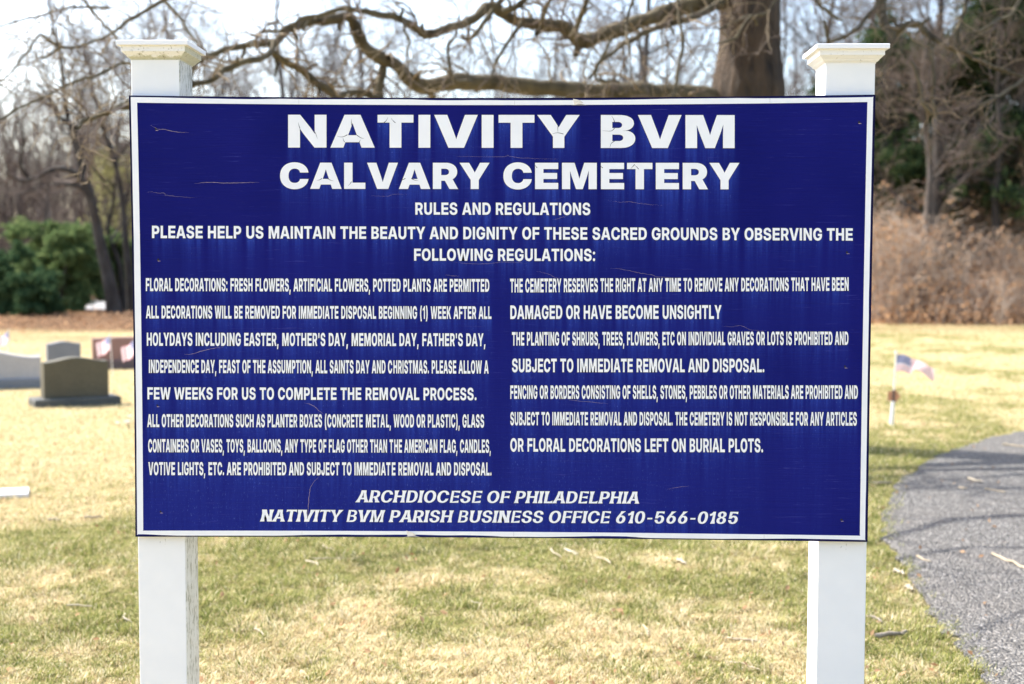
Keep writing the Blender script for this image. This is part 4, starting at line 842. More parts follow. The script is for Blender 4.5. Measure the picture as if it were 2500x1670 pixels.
# small American flags on sticks
POLE = flat_mat('flag_stick', (.80, .76, .68), .6, .15, 40)
def cloth_mat(name, col):
    m, t, b = new_mat(name)
    d = nd(t, 'ShaderNodeBsdfDiffuse', {'Color': (*col, 1)}); tr = nd(t, 'ShaderNodeBsdfTranslucent', {'Color': (*col, 1)})
    x = nd(t, 'ShaderNodeMixShader', {0: .5, 1: d.outputs[0], 2: tr.outputs[0]})
    t.links.new(x.outputs[0], t.nodes['Material Output'].inputs['Surface']); t.nodes.remove(b)
    return m
CM = [cloth_mat('flag_red', (.72, .36, .39)), cloth_mat('flag_white', (.85, .83, .84)), cloth_mat('flag_blue', (.21, .23, .38))]
def flag(label, foot, top, hoist, fly, shape, rad=.006):
    """stick from foot to top; shape(s, t) gives the cloth in the hanging direction"""
    root = thing('grave_flag', label, 'flag', foot, 'small American flags on the graves')
    foot, top = np.array(foot, float), np.array(top, float)
    P = np.linspace([0, 0, -.1], top - foot, 6)[None]
    V, F = tubes(P, np.full((1, 6), rad), 8)
    G = Geo(); G.add(V, F)
    a_ = np.arange(12) * 2 * math.pi / 12
    tip = top - foot
    sph = np.array([[tip + rad * 1.7 * np.array([math.cos(x) * math.cos(e), math.sin(x) * math.cos(e), math.sin(e) + .5]) for x in a_[::2]] for e in (-1.3, -.5, .3, 1.0, 1.5)])
    k = np.arange(6); k2 = (k + 1) % 6
    G.add(sph.reshape(-1, 3), np.concatenate([np.stack([r_ * 6 + k, r_ * 6 + k2, r_ * 6 + 6 + k2, r_ * 6 + 6 + k], -1) for r_ in range(4)]))
    G.build('flag_stick', [POLE], root, True)
    ns, nt_ = 40, 26
    V = np.array([[shape(i / ns, j / nt_) for i in range(ns + 1)] for j in range(nt_ + 1)]) + (tip - np.array([0, 0, .02]))
    F, mi = [], []
    for j in range(nt_):
        for i in range(ns):
            a = j * (ns + 1) + i
            F.append((a, a + 1, a + ns + 2, a + ns + 1))
            st = j // 2
            if st < 7 and i < 16: mi.append(1 if (i % 3 == 1 and j % 3 == 1) or (i % 3 == 2 and j % 3 == 2 and False) else 2)
            else: mi.append(0 if st % 2 == 0 else 1)
    link('flag_cloth', mesh('flag_cloth', V.reshape(-1, 3), [np.array(F)], CM, mi, True), root)
    return root
def frame_dirs(px):
    d = ray(np.float64(px), np.float64(900.)); d = d / np.linalg.norm(d)
    return np.array([d[1], -d[0], 0]), np.array([d[0], d[1], 0])
# the one right of the sign, blowing to the right
ft = gnd(np.float64(2176.5), np.float64(1037)); dep = float((ft - CAM) @ RC[:, 1])
tp = at(np.float64(2188), np.float64(862), dep)
rx, fw = frame_dirs(2180)
def sh_r(s_, t_):
    x = .355 * s_ + .01 * math.sin(s_ * 8)
    dip = -.085 * sstep(.35, 1, s_) - .03 * s_
    hgt = .165 * (1 - .38 * sstep(.35, .55, s_) + .10 * sstep(.6, 1, s_))
    return rx * x + fw * (.035 * math.sin(s_ * 9 + t_ * 2) * s_) + np.array([0, 0, dip - hgt * t_ + .012 * math.sin(s_ * 11)])
flag('small American flag blowing to the right in the lawn right of the sign', ft + np.array([0, 0, .18]) * 0, tp, .165, .36, sh_r, .0095)
# the holder it stands in: white pipe with a round bronze medallion
root = thing('flag_holder', 'white pipe with a round reddish bronze medallion holding the flag right of the sign', 'flag holder', ft)
up = (tp - ft) / np.linalg.norm(tp - ft)
P = np.linspace(-.08 * up, up * .235, 5)[None]
V, F = tubes(P, np.full((1, 5), .018), 14); G = Geo(); G.add(V, F)
G.build('pipe', [flat_mat('white_pipe', (.82, .82, .80), .4, .05)], root, True)
a_ = np.arange(28) * 2 * math.pi / 28; r_ = .060 + .006 * np.cos(a_ * 5)
c0 = up * .285
G = Geo()
V = np.concatenate([np.array([c0 + rx * (r * f * math.cos(a)) + np.array([0, 0, r * f * math.sin(a)]) + fw * y for a, r in zip(a_, r_)]) for f, y in ((1, .006), (1, -.004), (.86, -.004), (.82, .000))])
k = np.arange(28); k2 = (k + 1) % 28
G.add(V, np.concatenate([np.stack([j * 28 + k, j * 28 + k2, j * 28 + 28 + k2, j * 28 + 28 + k], -1) for j in range(3)]))
G.add(V[:28], [tuple(range(28))]); G.add(V[84:], [tuple(range(28))[::-1]])
G.build('medallion', [flat_mat('bronze', (.62, .30, .17), .5, .3, 30)], root)
V, F = tubes(np.linspace(c0 - up * .07, c0 + up * .06, 4)[None] - fw * .004, np.full((1, 4), .011), 10); G = Geo(); G.add(V, F)
G.build('socket', [flat_mat('dark_socket', (.10, .07, .06), .6, .2)], root, True)
# flags between the headstones on the left
def sh_l(s_, t_, rx=None, fw=None):
    return -rx * (.20 * s_ * (1 - .12 * t_) - .01) + fw * .03 * math.sin(s_ * 8) + np.array([0, 0, -.20 * s_ ** 1.2 * .52 - .195 * t_ + .012 * math.sin(s_ * 9)])
for lab, px, py_t, dep, sg in (('small American flag hanging to the left in front of the reddish brown headstone', 269, 818, 18.6, 1),
                               ('small American flag at the left edge of the sign, partly hidden by it', 331, 828, 17.9, 1),
                               ('small American flag behind the light grey headstone, its white stick leaning right', 21, 807, 19.5, .8)):
    tp = at(np.float64(px), np.float64(py_t), dep)
    ft = np.array([tp[0] + (.03 if px > 100 else -.06), tp[1], 0.0])
    r_, f_ = frame_dirs(px)
    flag(lab, ft, tp, .2, .3, lambda s_, t_, r_=r_, f_=f_, sg=sg: sg * sh_l(s_, t_, r_, f_), .006)
# pale flowers beside the left edge of the sign
P0 = gnd(np.float64(318), np.float64(1047))
root = thing('flower_bunch', 'small bunch of faded pink and white artificial flowers in the grass', 'flowers', P0)
r2 = np.random.default_rng(3)
C_ = r2.normal(size=(9, 3)) * np.array([.06, .03, .022]) + np.array([0, 0, .075])
PET = [flat_mat('white_petal', (.75, .70, .68), .7, .1), flat_mat('pink_petal', (.62, .30, .28), .7, .1)]
for i, c in enumerate(C_):
    V = [c + np.array([0, 0, -.006])]
    for q in range(10):
        a = q * 2 * math.pi / 10 + i
        rr_ = .034 if q % 2 else .017
        V.append(c + np.array([math.cos(a) * rr_, math.sin(a) * rr_, .012 if q % 2 else .002]))
    G = Geo(); G.add(V, [(0, 1 + q, 1 + (q + 1) % 10) for q in range(10)])
    G.build('flower_head', [PET[1 if i % 3 == 0 else 0]], root)
st = np.stack([np.linspace([c[0] * .3, c[1] * .3, -.02], c, 4) for c in C_])
V, F = tubes(st, np.full((9, 4), .0022), 5); G = Geo(); G.add(V, F)
G.build('stems', [flat_mat('flower_stem', (.08, .14, .05), .7)], root)

# fallen twigs
TAN = bark_mat('bleached_twig', (.30, .235, .15), (.52, .43, .30), 40, .003)
GREY = bark_mat('grey_twig', (.15, .12, .09), (.34, .29, .22), 40, .003)
PALE = bark_mat('pale_twig', (.36, .30, .21), (.56, .48, .36), 40, .003)
TW = [  # pixel ends, radius, colour, label
    ((2447, 1091), (2515, 1099), .010, TAN, 'tan stick on the far part of the path at the right edge'),
    ((2364, 1175), (2402, 1184), .011, PALE, 'short pale stick lying alone on the path below the broad shadow'),
    ((2403, 1200), (2456, 1210), .006, TAN, 'thin brown twig on the path right of the short pale stick'),
    ((2340, 1196), (2363, 1199), .007, TAN, 'little twig on the path left of the thin brown twig'),
    ((2422, 1363), (2520, 1420), .0085, TAN, 'long bent tan stick lying on the near part of the path'),
    ((2238, 1366), (2272, 1379), .007, TAN, 'curved reddish twig on the path near its left edge'),
    ((2181, 1402), (2208, 1410), .011, PALE, 'short thick pale stick in the grass where the path bends away'),
    ((2136, 1561), (2218, 1549), .012, GREY, 'grey stick lying in the grass right of the right post'),
    ((2116, 1511), (2153, 1528), .008, GREY, 'small brown stick touching the right post, above the grey stick'),
    ((2128, 1184), (2180, 1184), .010, TAN, 'straw coloured stick in the grass beside the lower right edge of the sign'),
    ((2212, 1441), (2228, 1448), .013, PALE, 'chip of pale wood on the grassy edge of the path'),
    ((2262, 1538), (2292, 1537), .006, TAN, 'faded twig in the grass close to the path at the bottom right'),
    ((745, 1376), (776, 1389), .005, PALE, 'white curled stalk in the greener grass under the left half of the sign'),
    ((786, 1334), (818, 1347), .006, TAN, 'tan stalk just below the bottom edge of the sign, left of centre'),
    ((620, 1545), (643, 1560), .005, PALE, 'pale curled stalk in the straw grass near the left post'),
    ((1149, 1472), (1182, 1480), .004, PALE, 'thin pale stalk in the middle of the lawn below the sign'),
    ((1378, 1346), (1409, 1361), .009, PALE, 'bright white knobbly piece of wood below the sign right of centre'),
    ((1346, 1341), (1371, 1362), .006, TAN, 'tan twig left of the bright white piece of wood'),
    ((1455, 1368), (1490, 1382), .007, TAN, 'tan twig in the grass right of the bright white piece of wood'),
    ((1655, 1372), (1675, 1380), .010, PALE, 'white chip of wood in the grass, farthest right below the sign'),
    ((1570, 1533), (1578, 1557), .005, PALE, 'upright looking pale curl in the straw grass'),
    ((1774, 1560), (1869, 1569), .006, TAN, 'long thin tan twig in the straw grass left of the right post'),
    ((1771, 1619), (1856, 1643), .005, TAN, 'thin twig at the bottom right of the lawn between the posts'),
    ((760, 1369), (903, 1366), .004, TAN, 'very long thin straw stem lying flat below the left half of the sign'),
    ((115, 1275), (148, 1278), .008, TAN, 'tan twig in the lawn left of the sign'),
    ((205, 1272), (250, 1270), .008, GREY, 'grey twig in the lawn left of the sign, right of the tan one'),
    ((165, 1484), (228, 1488), .004, PALE, 'pale stem lying in the lawn left of the left post'),
    ((305, 1508), (318, 1522), .006, PALE, 'small white stalk beside the left post'),
]
for i, (a, b_, rad, mt, lab) in enumerate(TW):
    A = gnd(np.float64(a[0]), np.float64(a[1])); B_ = gnd(np.float64(b_[0]), np.float64(b_[1]))
    A[2] = height(A[0], A[1]); B_[2] = height(B_[0], B_[1])
    onp = in_path(np.array([A[0]]), np.array([A[1]]))[0]
    zz = (PZ if onp else .010) + rad * .8
    L = np.linalg.norm(B_ - A)
    t_ = np.linspace(0, 1, 9)[:, None]
    sd = np.cross((B_ - A) / L, [0, 0, 1])
    bend = (.10 if i % 3 else .16) * L * (1 if i % 2 else -1)
    P = A + (B_ - A) * t_ + sd * bend * 4 * t_ * (1 - t_) * (.6 + .4 * t_) + np.array([0, 0, zz])
    P += np.random.default_rng(i).normal(size=P.shape) * rad * .35
    R_ = rad * (1 - .45 * t_[:, 0]) * (1 + .12 * np.sin(t_[:, 0] * 17 + i)); R_[0] *= .7; R_[-1] *= .5
    V, F = tubes((P - A)[None], R_[None], 9)
    G = Geo(); G.add(V, F)
    G.add(V[:9][::-1], [tuple(range(9))]); G.add(V[-9:], [tuple(range(9))])
    if L > .12:                                     # a side shoot
        s0 = P[5] - A; dd = nrm((B_ - A)[None])[0] * .6 + sd * (.5 if i % 2 else -.5)
        V, F = tubes(np.linspace(s0, s0 + dd * L * .16, 4)[None], (rad * .45 * np.linspace(1, .4, 4))[None], 6); G.add(V, F)
    tag(G.build('fallen_twig', [mt], None, True, A), lab, 'twig', 'fallen twigs on the lawn and path')

# ================================================================== trees
PLANE_BARK = bark_mat('plane_bark', (.030, .023, .011), (.15, .118, .062), 7, .04, .9)
TRUNK_BARK = bark_mat('trunk_bark', (.010, .006, .0035), (.120, .075, .041), 11, .12, 1.0)
DARK_BARK = bark_mat('dark_bark', (.012, .009, .007), (.055, .042, .032), 6, .03, .6)
GREY_BARK = bark_mat('grey_bark', (.030, .023, .018), (.105, .082, .066), 6, .03, .5)
TWIG_BARK = bark_mat('twig_bark', (.085, .060, .046), (.18, .132, .102), 12, .004, .2)
TAN_TWIG = bark_mat('tan_twig', (.15, .105, .06), (.32, .245, .15), 12, .004, .2)

def px_line(pts, d0, d1, n):
    p = smooth_line(np.array(pts, float), n)
    d = np.linspace(d0, d1, n)
    return at(p[:, 0], p[:, 1], d)
# --- the big tree behind the sign
r = np.random.default_rng(4)
TD = 11.9
c0, c1 = at(np.float64(1826), np.float64(232), TD), at(np.float64(1832), np.float64(0), TD)
ax_ = c1 - c0
base = np.array([c0[0] - .12, c0[1], 0.0])
tree = thing('plane_tree', 'big bare tree with a thick dark trunk and crooked limbs reaching over the sign', 'tree', base)
tpts = smooth_line([base - np.array([0, 0, .3]), base + np.array([0, 0, .02]), base + np.array([.03, 0, .8]), base + (c0 - base) * .85, c0, c0 + ax_ * .5, c1, c1 + ax_ * .9, c1 + ax_ * 2.2 + [.2, .3, 0], c1 + ax_ * 4.2 + [.1, .7, 0], c1 + ax_ * 6 + [.5, .9, 0]], 60)
th = tpts[:, 2]
tr_ = .265 * (1 + .9 * np.exp(-np.maximum(th, 0) / .35)) * (1 - .75 * sstep(3, 11, th)) + .06 * np.exp(-((th - c0[2] + .02) / .28) ** 2)
V, F = tubes((tpts - base)[None], tr_[None], 32)
Vr = V.reshape(60, 32, 3); ctr = (tpts - base)[:, None]
aa = np.arange(32) / 32 * 2 * math.pi
dsp = 1 + .10 * (fbm(aa[None] * 3 + 0 * th[:, None], th[:, None] * .9 + 0 * aa[None], 4) - .5) * 2 + .05 * np.sin(aa * 4)[None] * np.exp(-th / .8)[:, None]
V = (ctr + (Vr - ctr) * dsp[..., None]).reshape(-1, 3)
G = Geo(); G.add(V, F); G.build('trunk', [TRUNK_BARK], tree, True)
def q2(ox, oy, s_, l): return [(ox + x / s_, oy + y / s_) for x, y in l]
LIMBS = [  # photo pixels, depths, radii in pixels at both ends
    ([(1800, 236), (1745, 243), (1700, 235), (1600, 229), (1545, 226), (1450, 224), (1380, 218), (1300, 212), (1220, 203), (1150, 200), (1105, 199), (1030, 212), (995, 188), (965, 160), (920, 140), (890, 110), (870, 75), (855, 44), (820, 45), (781, 49), (738, 58), (704, 73), (687, 88), (665, 109)], 11.9, 10.3, 27, 8.5),
    ([(665, 109), (627, 108), (576, 116), (534, 129), (491, 146), (470, 166), (440, 215)], 10.3, 9.6, 8, 5),
    ([(667, 105), (660, 129), (636, 141), (593, 153), (551, 170), (517, 191), (467, 206), (400, 222), (330, 236)], 10.3, 9.2, 8, 6),
    ([(330, 236), (280, 262), (230, 290)], 9.2, 9.0, 4, 2),
    ([(661, 125), (695, 148), (730, 167), (772, 198), (806, 227), (850, 275), (900, 330)], 10.3, 10.9, 8, 10),
    ([(1842, 0), (1760, 4), (1700, 10), (1624, 33), (1555, 56), (1480, 81), (1420, 100), (1399, 88), (1375, 66), (1330, 60), (1300, 57), (1254, 49), (1225, 30), (1204, 20), (1180, 26), (1150, 48), (1105, 66), (1036, 84), (1015, 69), (985, 51), (955, 39), (910, 36), (880, 24), (840, 19), (798, 31), (747, 43), (712, 60), (687, 71), (636, 77)], 11.9, 10.2, 20, 3.5),
    ([(1780, -4), (1720, 27), (1660, 51), (1600, 66), (1555, 90), (1510, 120), (1471, 144), (1440, 190)], 11.8, 10.8, 10, 4),
    ([(960, 150), (938, 155), (929, 190), (928, 240), (940, 330)], 11.05, 10.9, 10, 11),
    ([(928, 250), (905, 232), (868, 226), (835, 233), (790, 270)], 10.9, 10.6, 9, 7),
    ([(760, 300), (600, 270), (450, 258), (330, 258), (290, 262), (262, 274), (230, 284), (205, 296), (186, 308)], 8.6, 7.9, 9, 4.5),
    ([(1880, -330), (2040, -190), (2130, -90), (2153, 0), (2155, 42), (2166, 66), (2187, 79), (2215, 60), (2243, 62), (2265, 84), (2299, 107), (2355, 132), (2411, 157), (2467, 180), (2530, 200)], 11.6, 10.6, 14, 3.5),
    ([(2184, 80), (2173, 112), (2156, 157), (2147, 191), (2136, 206), (2120, 208)], 11.0, 10.9, 5, 3.5),
    ([(1985, -60), (1992, 0), (2018, 25), (2058, 48)], 11.2, 10.9, 5, 3.5),
    ([(2013, 50), (2018, 93), (2030, 101), (2060, 87), (2094, 68), (2130, 30), (2150, -20)], 10.9, 11.2, 3.5, 5),
    ([(2225, 150), (2240, 190), (2248, 230), (2260, 261), (2288, 288)], 10.8, 10.6, 4, 5),
    ([(2270, 110), (2279, 180), (2277, 238), (2286, 276)], 10.8, 10.6, 4, 4),
    ([(2365, -40), (2355, 17), (2344, 56), (2338, 112)], 10.9, 10.7, 5, 3.5),
    ([(2510, -40), (2467, 34), (2434, 50), (2411, 67), (2380, 78)], 10.8, 10.5, 5, 3.5),
    ([(2520, 180), (2470, 215), (2430, 240), (2385, 262)], 10.3, 10.1, 4.5, 3),
    ([(1850, 60), (1830, 36), (1790, 55), (1755, 68)], 11.2, 10.8, 4, 3),
    ([(1905, -20), (1870, 30), (1828, 44), (1795, 92), (1750, 105)], 11.1, 10.6, 4, 3),
    ([(1150, 201), (1105, 190), (1092, 120), (1112, 85), (1120, 30)], 11.1, 10.7, 5, 2.5),
    ([(1232, 28), (1265, 10), (1300, -25)], 11.0, 10.9, 8, 6),
    ([(1275, 55), (1240, 100), (1222, 130), (1205, 170), (1196, 190)], 11.0, 10.6, 5, 2.5),
    ([(1205, 24), (1160, 80), (1140, 95), (1128, 82)], 10.9, 10.7, 6, 4),
    ([(985, 52), (990, 80), (998, 110), (993, 140)], 10.6, 10.4, 4, 2.5),
    ([(1650, -20), (1660, 60), (1665, 120), (1650, 200), (1640, 240)], 10.9, 10.5, 4.5, 3.5),
    ([(1555, -30), (1528, 60), (1535, 130)], 10.9, 10.5, 4.5, 3),
    ([(1400, 90), (1415, 40), (1440, -20)], 11.2, 11.0, 8, 5),
    ([(1320, 58), (1330, 20), (1352, -20)], 11.2, 11.0, 6, 4),
    ([(1510, 200), (1475, 196), (1452, 190), (1480, 120), (1500, 80)], 10.8, 10.5, 4, 3),
    ([(2120, 208), (2090, 190), (2040, 210)], 10.9, 10.6, 3, 2),
    ([(470, 166), (330, 160), (300, 152), (262, 172), (222, 190), (160, 205), (110, 235), (60, 262), (0, 290), (-40, 296)], 9.6, 9.0, 4, 2.6),
    ([(520, -60), (420, -10), (340, 35), (300, 62), (262, 88), (200, 108), (145, 120), (100, 142)], 10.4, 9.6, 5, 2.6),
    ([(190, -30), (205, 0), (240, 48), (270, 78), (292, 100)], 10.2, 9.8, 4, 3),
    ([(330, -60), (390, -10), (440, 50), (470, 95), (500, 126)], 10.6, 10.0, 5, 3),
    ([(145, 120), (100, 85), (70, 120), (40, 160), (0, 205), (-30, 230)], 9.7, 9.2, 3, 2),
    ([(260, 20), (180, 18), (90, 40), (20, 60), (-30, 60)], 10.0, 9.4, 3, 2),
]
G = Geo(); LP, LR = [], []
for pts, d0, d1, r0, r1 in LIMBS:
    n = max(10, 4 * len(pts))
    P = px_line(pts, d0, d1, n)
    P += .035 * np.stack([fbm(np.arange(n) * .5, np.full(n, 3. * q + d1), 2) - .5 for q in range(3)], -1)
    dd = np.linspace(d0, d1, n)
    R_ = np.linspace(r0, r1, n) * dd / F_PX * (1 + .34 * (fbm(np.arange(n) * .55, np.full(n, r0 * 3.1), 3) - .5) * 2)
    if len(pts) < 8: R_[-1] *= .4
    V, F = tubes((P - base)[None], R_[None], 12); G.add(V, F)
    LP.append(P - base); LR.append(R_)
    if r0 > 7:
        kn = int(2 + 2.2 * np.linalg.norm(np.diff(P, axis=0), axis=1).sum())
        Q, QR = spawn(r, (P - base)[None], R_[None], kn, .16, (.7, 1.4), 5, .2, .02, .62, .02, .95, .55)
        V, F = tubes(Q, QR, 7); G.add(V, F)
# limbs above the frame, which throw the shadows over the path
up_t = (tpts - base)[34:][None]; up_r = tr_[34:][None]
P1, R1 = spawn(r, up_t, up_r, 13, 4.8, (.7, 1.3), 12, .16, .05, .45, .05, .95)
lim = 1.6 + 720 / F_PX * (TD - .5)                # they stay clear of what the photograph shows
P1[:, :, 2] = np.maximum(P1[:, :, 2], lim + .25)
HI = []
for e_ in ((-1.6, 5.6, 4.5), (-.6, 4.4, 4.2), (.6, 4.0, 4.4), (1.6, 3.6, 4.3), (2.6, 5.2, 4.4), (-2.2, 7.4, 4.6), (-1.0, 3.6, 4.0), (.2, 3.2, 4.1), (-2.2, 4.6, 4.3), (1.2, 2.9, 4.2)):
    a_ = np.array([2.1, 8.2, 4.6 + .15 * len(HI)]) - base; b_ = np.array(e_) - base
    HI.append(smooth_line([a_, a_ * .66 + b_ * .34 + [.1, -.1, .5], a_ * .33 + b_ * .67 + [-.15, .12, .35], b_], 12))
HI = np.array(HI); HR = (np.array([.075, .06, .07, .055, .06, .06, .035, .03, .045, .03])[:, None] * np.linspace(1, .3, 12)[None])
HI[:, 1:-1] += .06 * r.normal(size=(10, 10, 3))
P1 = np.concatenate([P1, HI]); R1 = np.concatenate([R1, HR])
V, F = tubes(P1, R1, 8); G.add(V, F)
G.build('limbs', [PLANE_BARK], tree, True)
# twigs
G = Geo()
for i, (P, R_) in enumerate(zip(LP, LR)):
    ln = np.linalg.norm(np.diff(P, axis=0), axis=1).sum()
    n = int(4 + ln * (6.5 if P[:, 0].mean() + base[0] < 2.6 else 2.4))
    Q, QR = spawn(r, P[None], np.minimum(R_, .03)[None], n, .62, (.5, 1.4), 8, .24, -.05, .38, .08, 1.0, .35)
    V, F = tubes(Q, np.maximum(QR, .0028), 5); G.add(V, F, i % 2)
    Q2, QR2 = spawn(r, Q, QR, 4, .32, (.4, 1.2), 6, .26, -.02, .6, .25, 1.0, .4)
    V, F = tubes(Q2, np.maximum(QR2, .0026), 4); G.add(V, F, (i + 1) % 2)
Q, QR = spawn(r, P1, R1, 7, 2.2, (.5, 1.1), 8, .2, .02, .45, .2, 1.0)
Q[:, :, 2] = np.maximum(Q[:, :, 2], lim + .1)
V, F = tubes(Q, QR, 5); G.add(V, F, 0)
Q2, QR2 = spawn(r, Q, QR, 5, .9, (.5, 1.1), 6, .2, -.03, .5, .2, 1.0)
V, F = tubes(Q2, np.maximum(QR2, .003), 4); G.add(V, F, 1)
G.build('twigs', [TAN_TWIG, TWIG_BARK], tree, True)

# --- the bare woods behind
def bare_tree(r, H, rad, lean=(0, 0), low=.12, n1=16, spread=.42, up=.06, trunk=None, forks=0):
    """returns trunk and twig geometry of a leafless tree with its foot at the origin"""
    n = 14
    if trunk is None:
        t_ = np.linspace(0, 1, n)
        wob = np.stack([(fbm(t_ * 3 + r.uniform(0, 50), t_ * 0 + 3, 2) - .5) * .9, (fbm(t_ * 3 + r.uniform(0, 50), t_ * 0 + 9, 2) - .5) * .9], -1) * H * .12
        P = np.c_[wob[:, 0] - wob[0, 0] + lean[0] * H * t_ ** 1.3, wob[:, 1] - wob[0, 1] + lean[1] * H * t_ ** 1.3, t_ * H]
        P[0, 2] = -.3
    else: P = trunk; n = len(P)
    R_ = rad * (1 - .86 * np.linspace(0, 1, n)) * (1 + .5 * np.exp(-np.linspace(0, 1, n) * 12))
    T = Geo(); C = Geo()
    P0, R0 = P[None], R_[None]
    V, F = tubes(P0, R0, 9); T.add(V, F)
    if forks:
        PF, RF = spawn(r, P0, R0, forks, H * .8, (.25, .6), 12, .10, .10, .8, .05, .4, .2)
        V, F = tubes(PF, RF, 8); T.add(V, F)
        P0 = np.concatenate([smooth_resample(P, 12)[None], PF]); R0 = np.concatenate([np.interp(np.linspace(0, 1, 12), np.linspace(0, 1, n), R_)[None], RF])
    n1 = max(4, n1 // len(P0))
    P1, R1 = spawn(r, P0, R0, n1, H * spread, (.55, 1.25), 9, .16, up, .5, low, .98)
    V, F = tubes(P1, R1, 6); T.add(V, F)
    P2, R2 = spawn(r, P1, R1, 6, H * .17, (.4, 1.1), 7, .2, .04, .55, .15, 1.)
    V, F = tubes(P2, np.maximum(R2, .006), 4); C.add(V, F)
    P3, R3 = spawn(r, P2, R2, 5, H * .075, (.4, 1.1), 5, .22, .03, .6, .1, 1.)
    V, F = tubes(P3, np.maximum(R3, .0045), 3); C.add(V, F)
    P4, R4 = spawn(r, P3, R3, 3, H * .035, (.3, 1.0), 4, .2, .03, .6, .2, 1.)
    V, F = tubes(P4, np.maximum(R4, .0036), 3); C.add(V, F)
    return T, C
def smooth_resample(P, n):
    t = np.linspace(0, 1, len(P)); s_ = np.linspace(0, 1, n)
    return np.stack([np.interp(s_, t, P[:, q]) for q in range(3)], -1)
def plant_tree(T, C, label, loc, group='bare trees in the woods', bark=None):
    root = thing('bare_tree', label, 'tree', loc, group)
    T.build('trunk', [bark or GREY_BARK], root, True); C.build('crown', [TWIG_BARK], root, True)
    return root
# trunks one can make out, left of the sign
ARCH = [([(240, 575), (222, 470), (195, 432), (160, 412), (120, 416), (85, 436), (50, 440), (10, 420)], .11), ([(232, 530), (205, 462), (150, 450), (100, 456), (40, 478)], .07), ([(212, 450), (190, 330), (150, 290), (120, 240), (90, 200)], .09), ([(70, 436), (50, 400), (58, 340), (40, 280)], .06)]
for lab, pts, dep, rad in (
        ('dark leaning trunk nearest the sign on the left, forking high up', [(282, 800), (270, 700), (248, 610), (232, 530), (212, 450), (196, 400), (182, 340), (160, 270), (150, 150), (120, 20), (90, -200)], 36, .17),
        ('thin dark trunk rising straight beside the left edge of the sign', [(322, 800), (318, 700), (308, 600), (300, 500), (286, 420), (262, 340), (240, 290), (225, 200), (205, 100), (190, -80)], 38, .11),
        ('slim forked trunk between the two dark trunks left of the sign', [(304, 795), (298, 700), (290, 640), (274, 600), (262, 560), (275, 500), (282, 440), (290, 330), (300, 200), (310, 40)], 40, .10)):
    dd = dep
    P = px_line(pts, dd, dd, 16); foot = P[0].copy(); foot[2] = float(height(foot[0], foot[1]))
    P = P - foot; P[0, 2] = -.3
    T, C = bare_tree(r, 9.5, rad, trunk=P, n1=14, spread=.30, low=.30)
    if rad > .15:
        for bp, br_ in ARCH:
            B1 = px_line(bp, dep, dep - .8, 14)[None] - foot; BR1 = (br_ * (1 - .7 * np.linspace(0, 1, 14)))[None]
            V, F = tubes(B1, BR1, 7); T.add(V, F)
            B2, BR2 = spawn(r, B1, BR1, 10, 1.5, (.5, 1.2), 7, .2, .03, .5, .2, 1.)
            V, F = tubes(B2, np.maximum(BR2, .008), 4); C.add(V, F)
            B3, BR3 = spawn(r, B2, BR2, 5, .6, (.4, 1.1), 5, .2, .03, .6, .2, 1.)
            V, F = tubes(B3, np.maximum(BR3, .005), 3); C.add(V, F)
    plant_tree(T, C, lab, foot, bark=DARK_BARK)
# and right of it
for lab, pts, dep, rad, gk in (
        ('tall dark trunk standing in the brown bank right of the sign', [(2290, 760), (2288, 620), (2286, 480), (2292, 330), (2284, 200), (2296, 60), (2300, -150), (2310, -400)], 40, .24, 0),
        ('slender pale trunk left of the tall dark trunk on the bank', [(2245, 760), (2262, 560), (2272, 420), (2262, 330), (2250, 250), (2262, 100), (2270, -100)], 38, .13, 1),
        ('brown trunk at the right, in front of the evergreens', [(2440, 740), (2436, 600), (2430, 480), (2442, 350), (2436, 220), (2446, 60), (2450, -200)], 39.5, .15, 0),
        ('thin trunk just right of the sign, behind the brown brambles', [(2165, 760), (2160, 600), (2156, 460), (2162, 320), (2150, 180), (2160, 0), (2165, -200)], 43, .14, 1),
        ('thin trunk between the tall dark trunk and the right edge', [(2372, 740), (2366, 600), (2376, 450), (2370, 300), (2384, 120), (2380, -120)], 44, .15, 1)):
    P = px_line(pts, dep, dep, 16); foot = P[0].copy(); foot[2] = float(height(foot[0], foot[1])) - .1
    P = P - foot; P[0, 2] = -.4
    T, C = bare_tree(r, 9.5, rad, trunk=P, n1=13, spread=.27, low=.22)
    plant_tree(T, C, lab, foot, bark=GREY_BARK if gk else DARK_BARK)
# copies of a few kinds for the rest of the wood
protos = []
for k_, (H, rad, n1, forks) in enumerate(((11, .11, 22, 0), (9, .08, 22, 3), (13, .15, 24, 0), (7.5, .05, 20, 3), (15, .18, 26, 2))):
    T, C = bare_tree(np.random.default_rng(50 + k_), H, rad, (r.uniform(-.06, .06), 0), .10, n1, .40, .07, None, forks)
    root = thing('bare_tree', 'x', 'tree', (0, 0, 0), 'bare trees in the woods')
    T.build('trunk', [GREY_BARK], root, True); C.build('crown', [TWIG_BARK], root, True)
    protos.append(root)
spots = []
rr = np.random.default_rng(77)
def band(p0, p1, n, d0, d1, zone, kinds):
    xs_ = np.linspace(p0, p1, n) + rr.uniform(-.35, .35, n) * (p1 - p0) / n
    for i, x in enumerate(xs_): spots.append((x, rr.uniform(d0, d1), zone, kinds[i % len(kinds)]))
band(10, 310, 9, 57, 68, 'left', (3, 1, 3, 0, 3, 1, 3))
band(360, 1700, 13, 46, 64, 'behind', (0, 2, 1, 4, 3, 2, 0, 1))
band(1940, 2500, 5, 50, 60, 'right', (0, 2, 1, 3))
band(1915, 2160, 5, 44, 56, 'right', (3, 1, 0, 3, 1))
band(2170, 2500, 4, 41, 44, 'right', (3, 3, 1, 3))
used = set(); cnt = {}
spots.sort(key=lambda s_: (s_[2], s_[0]))
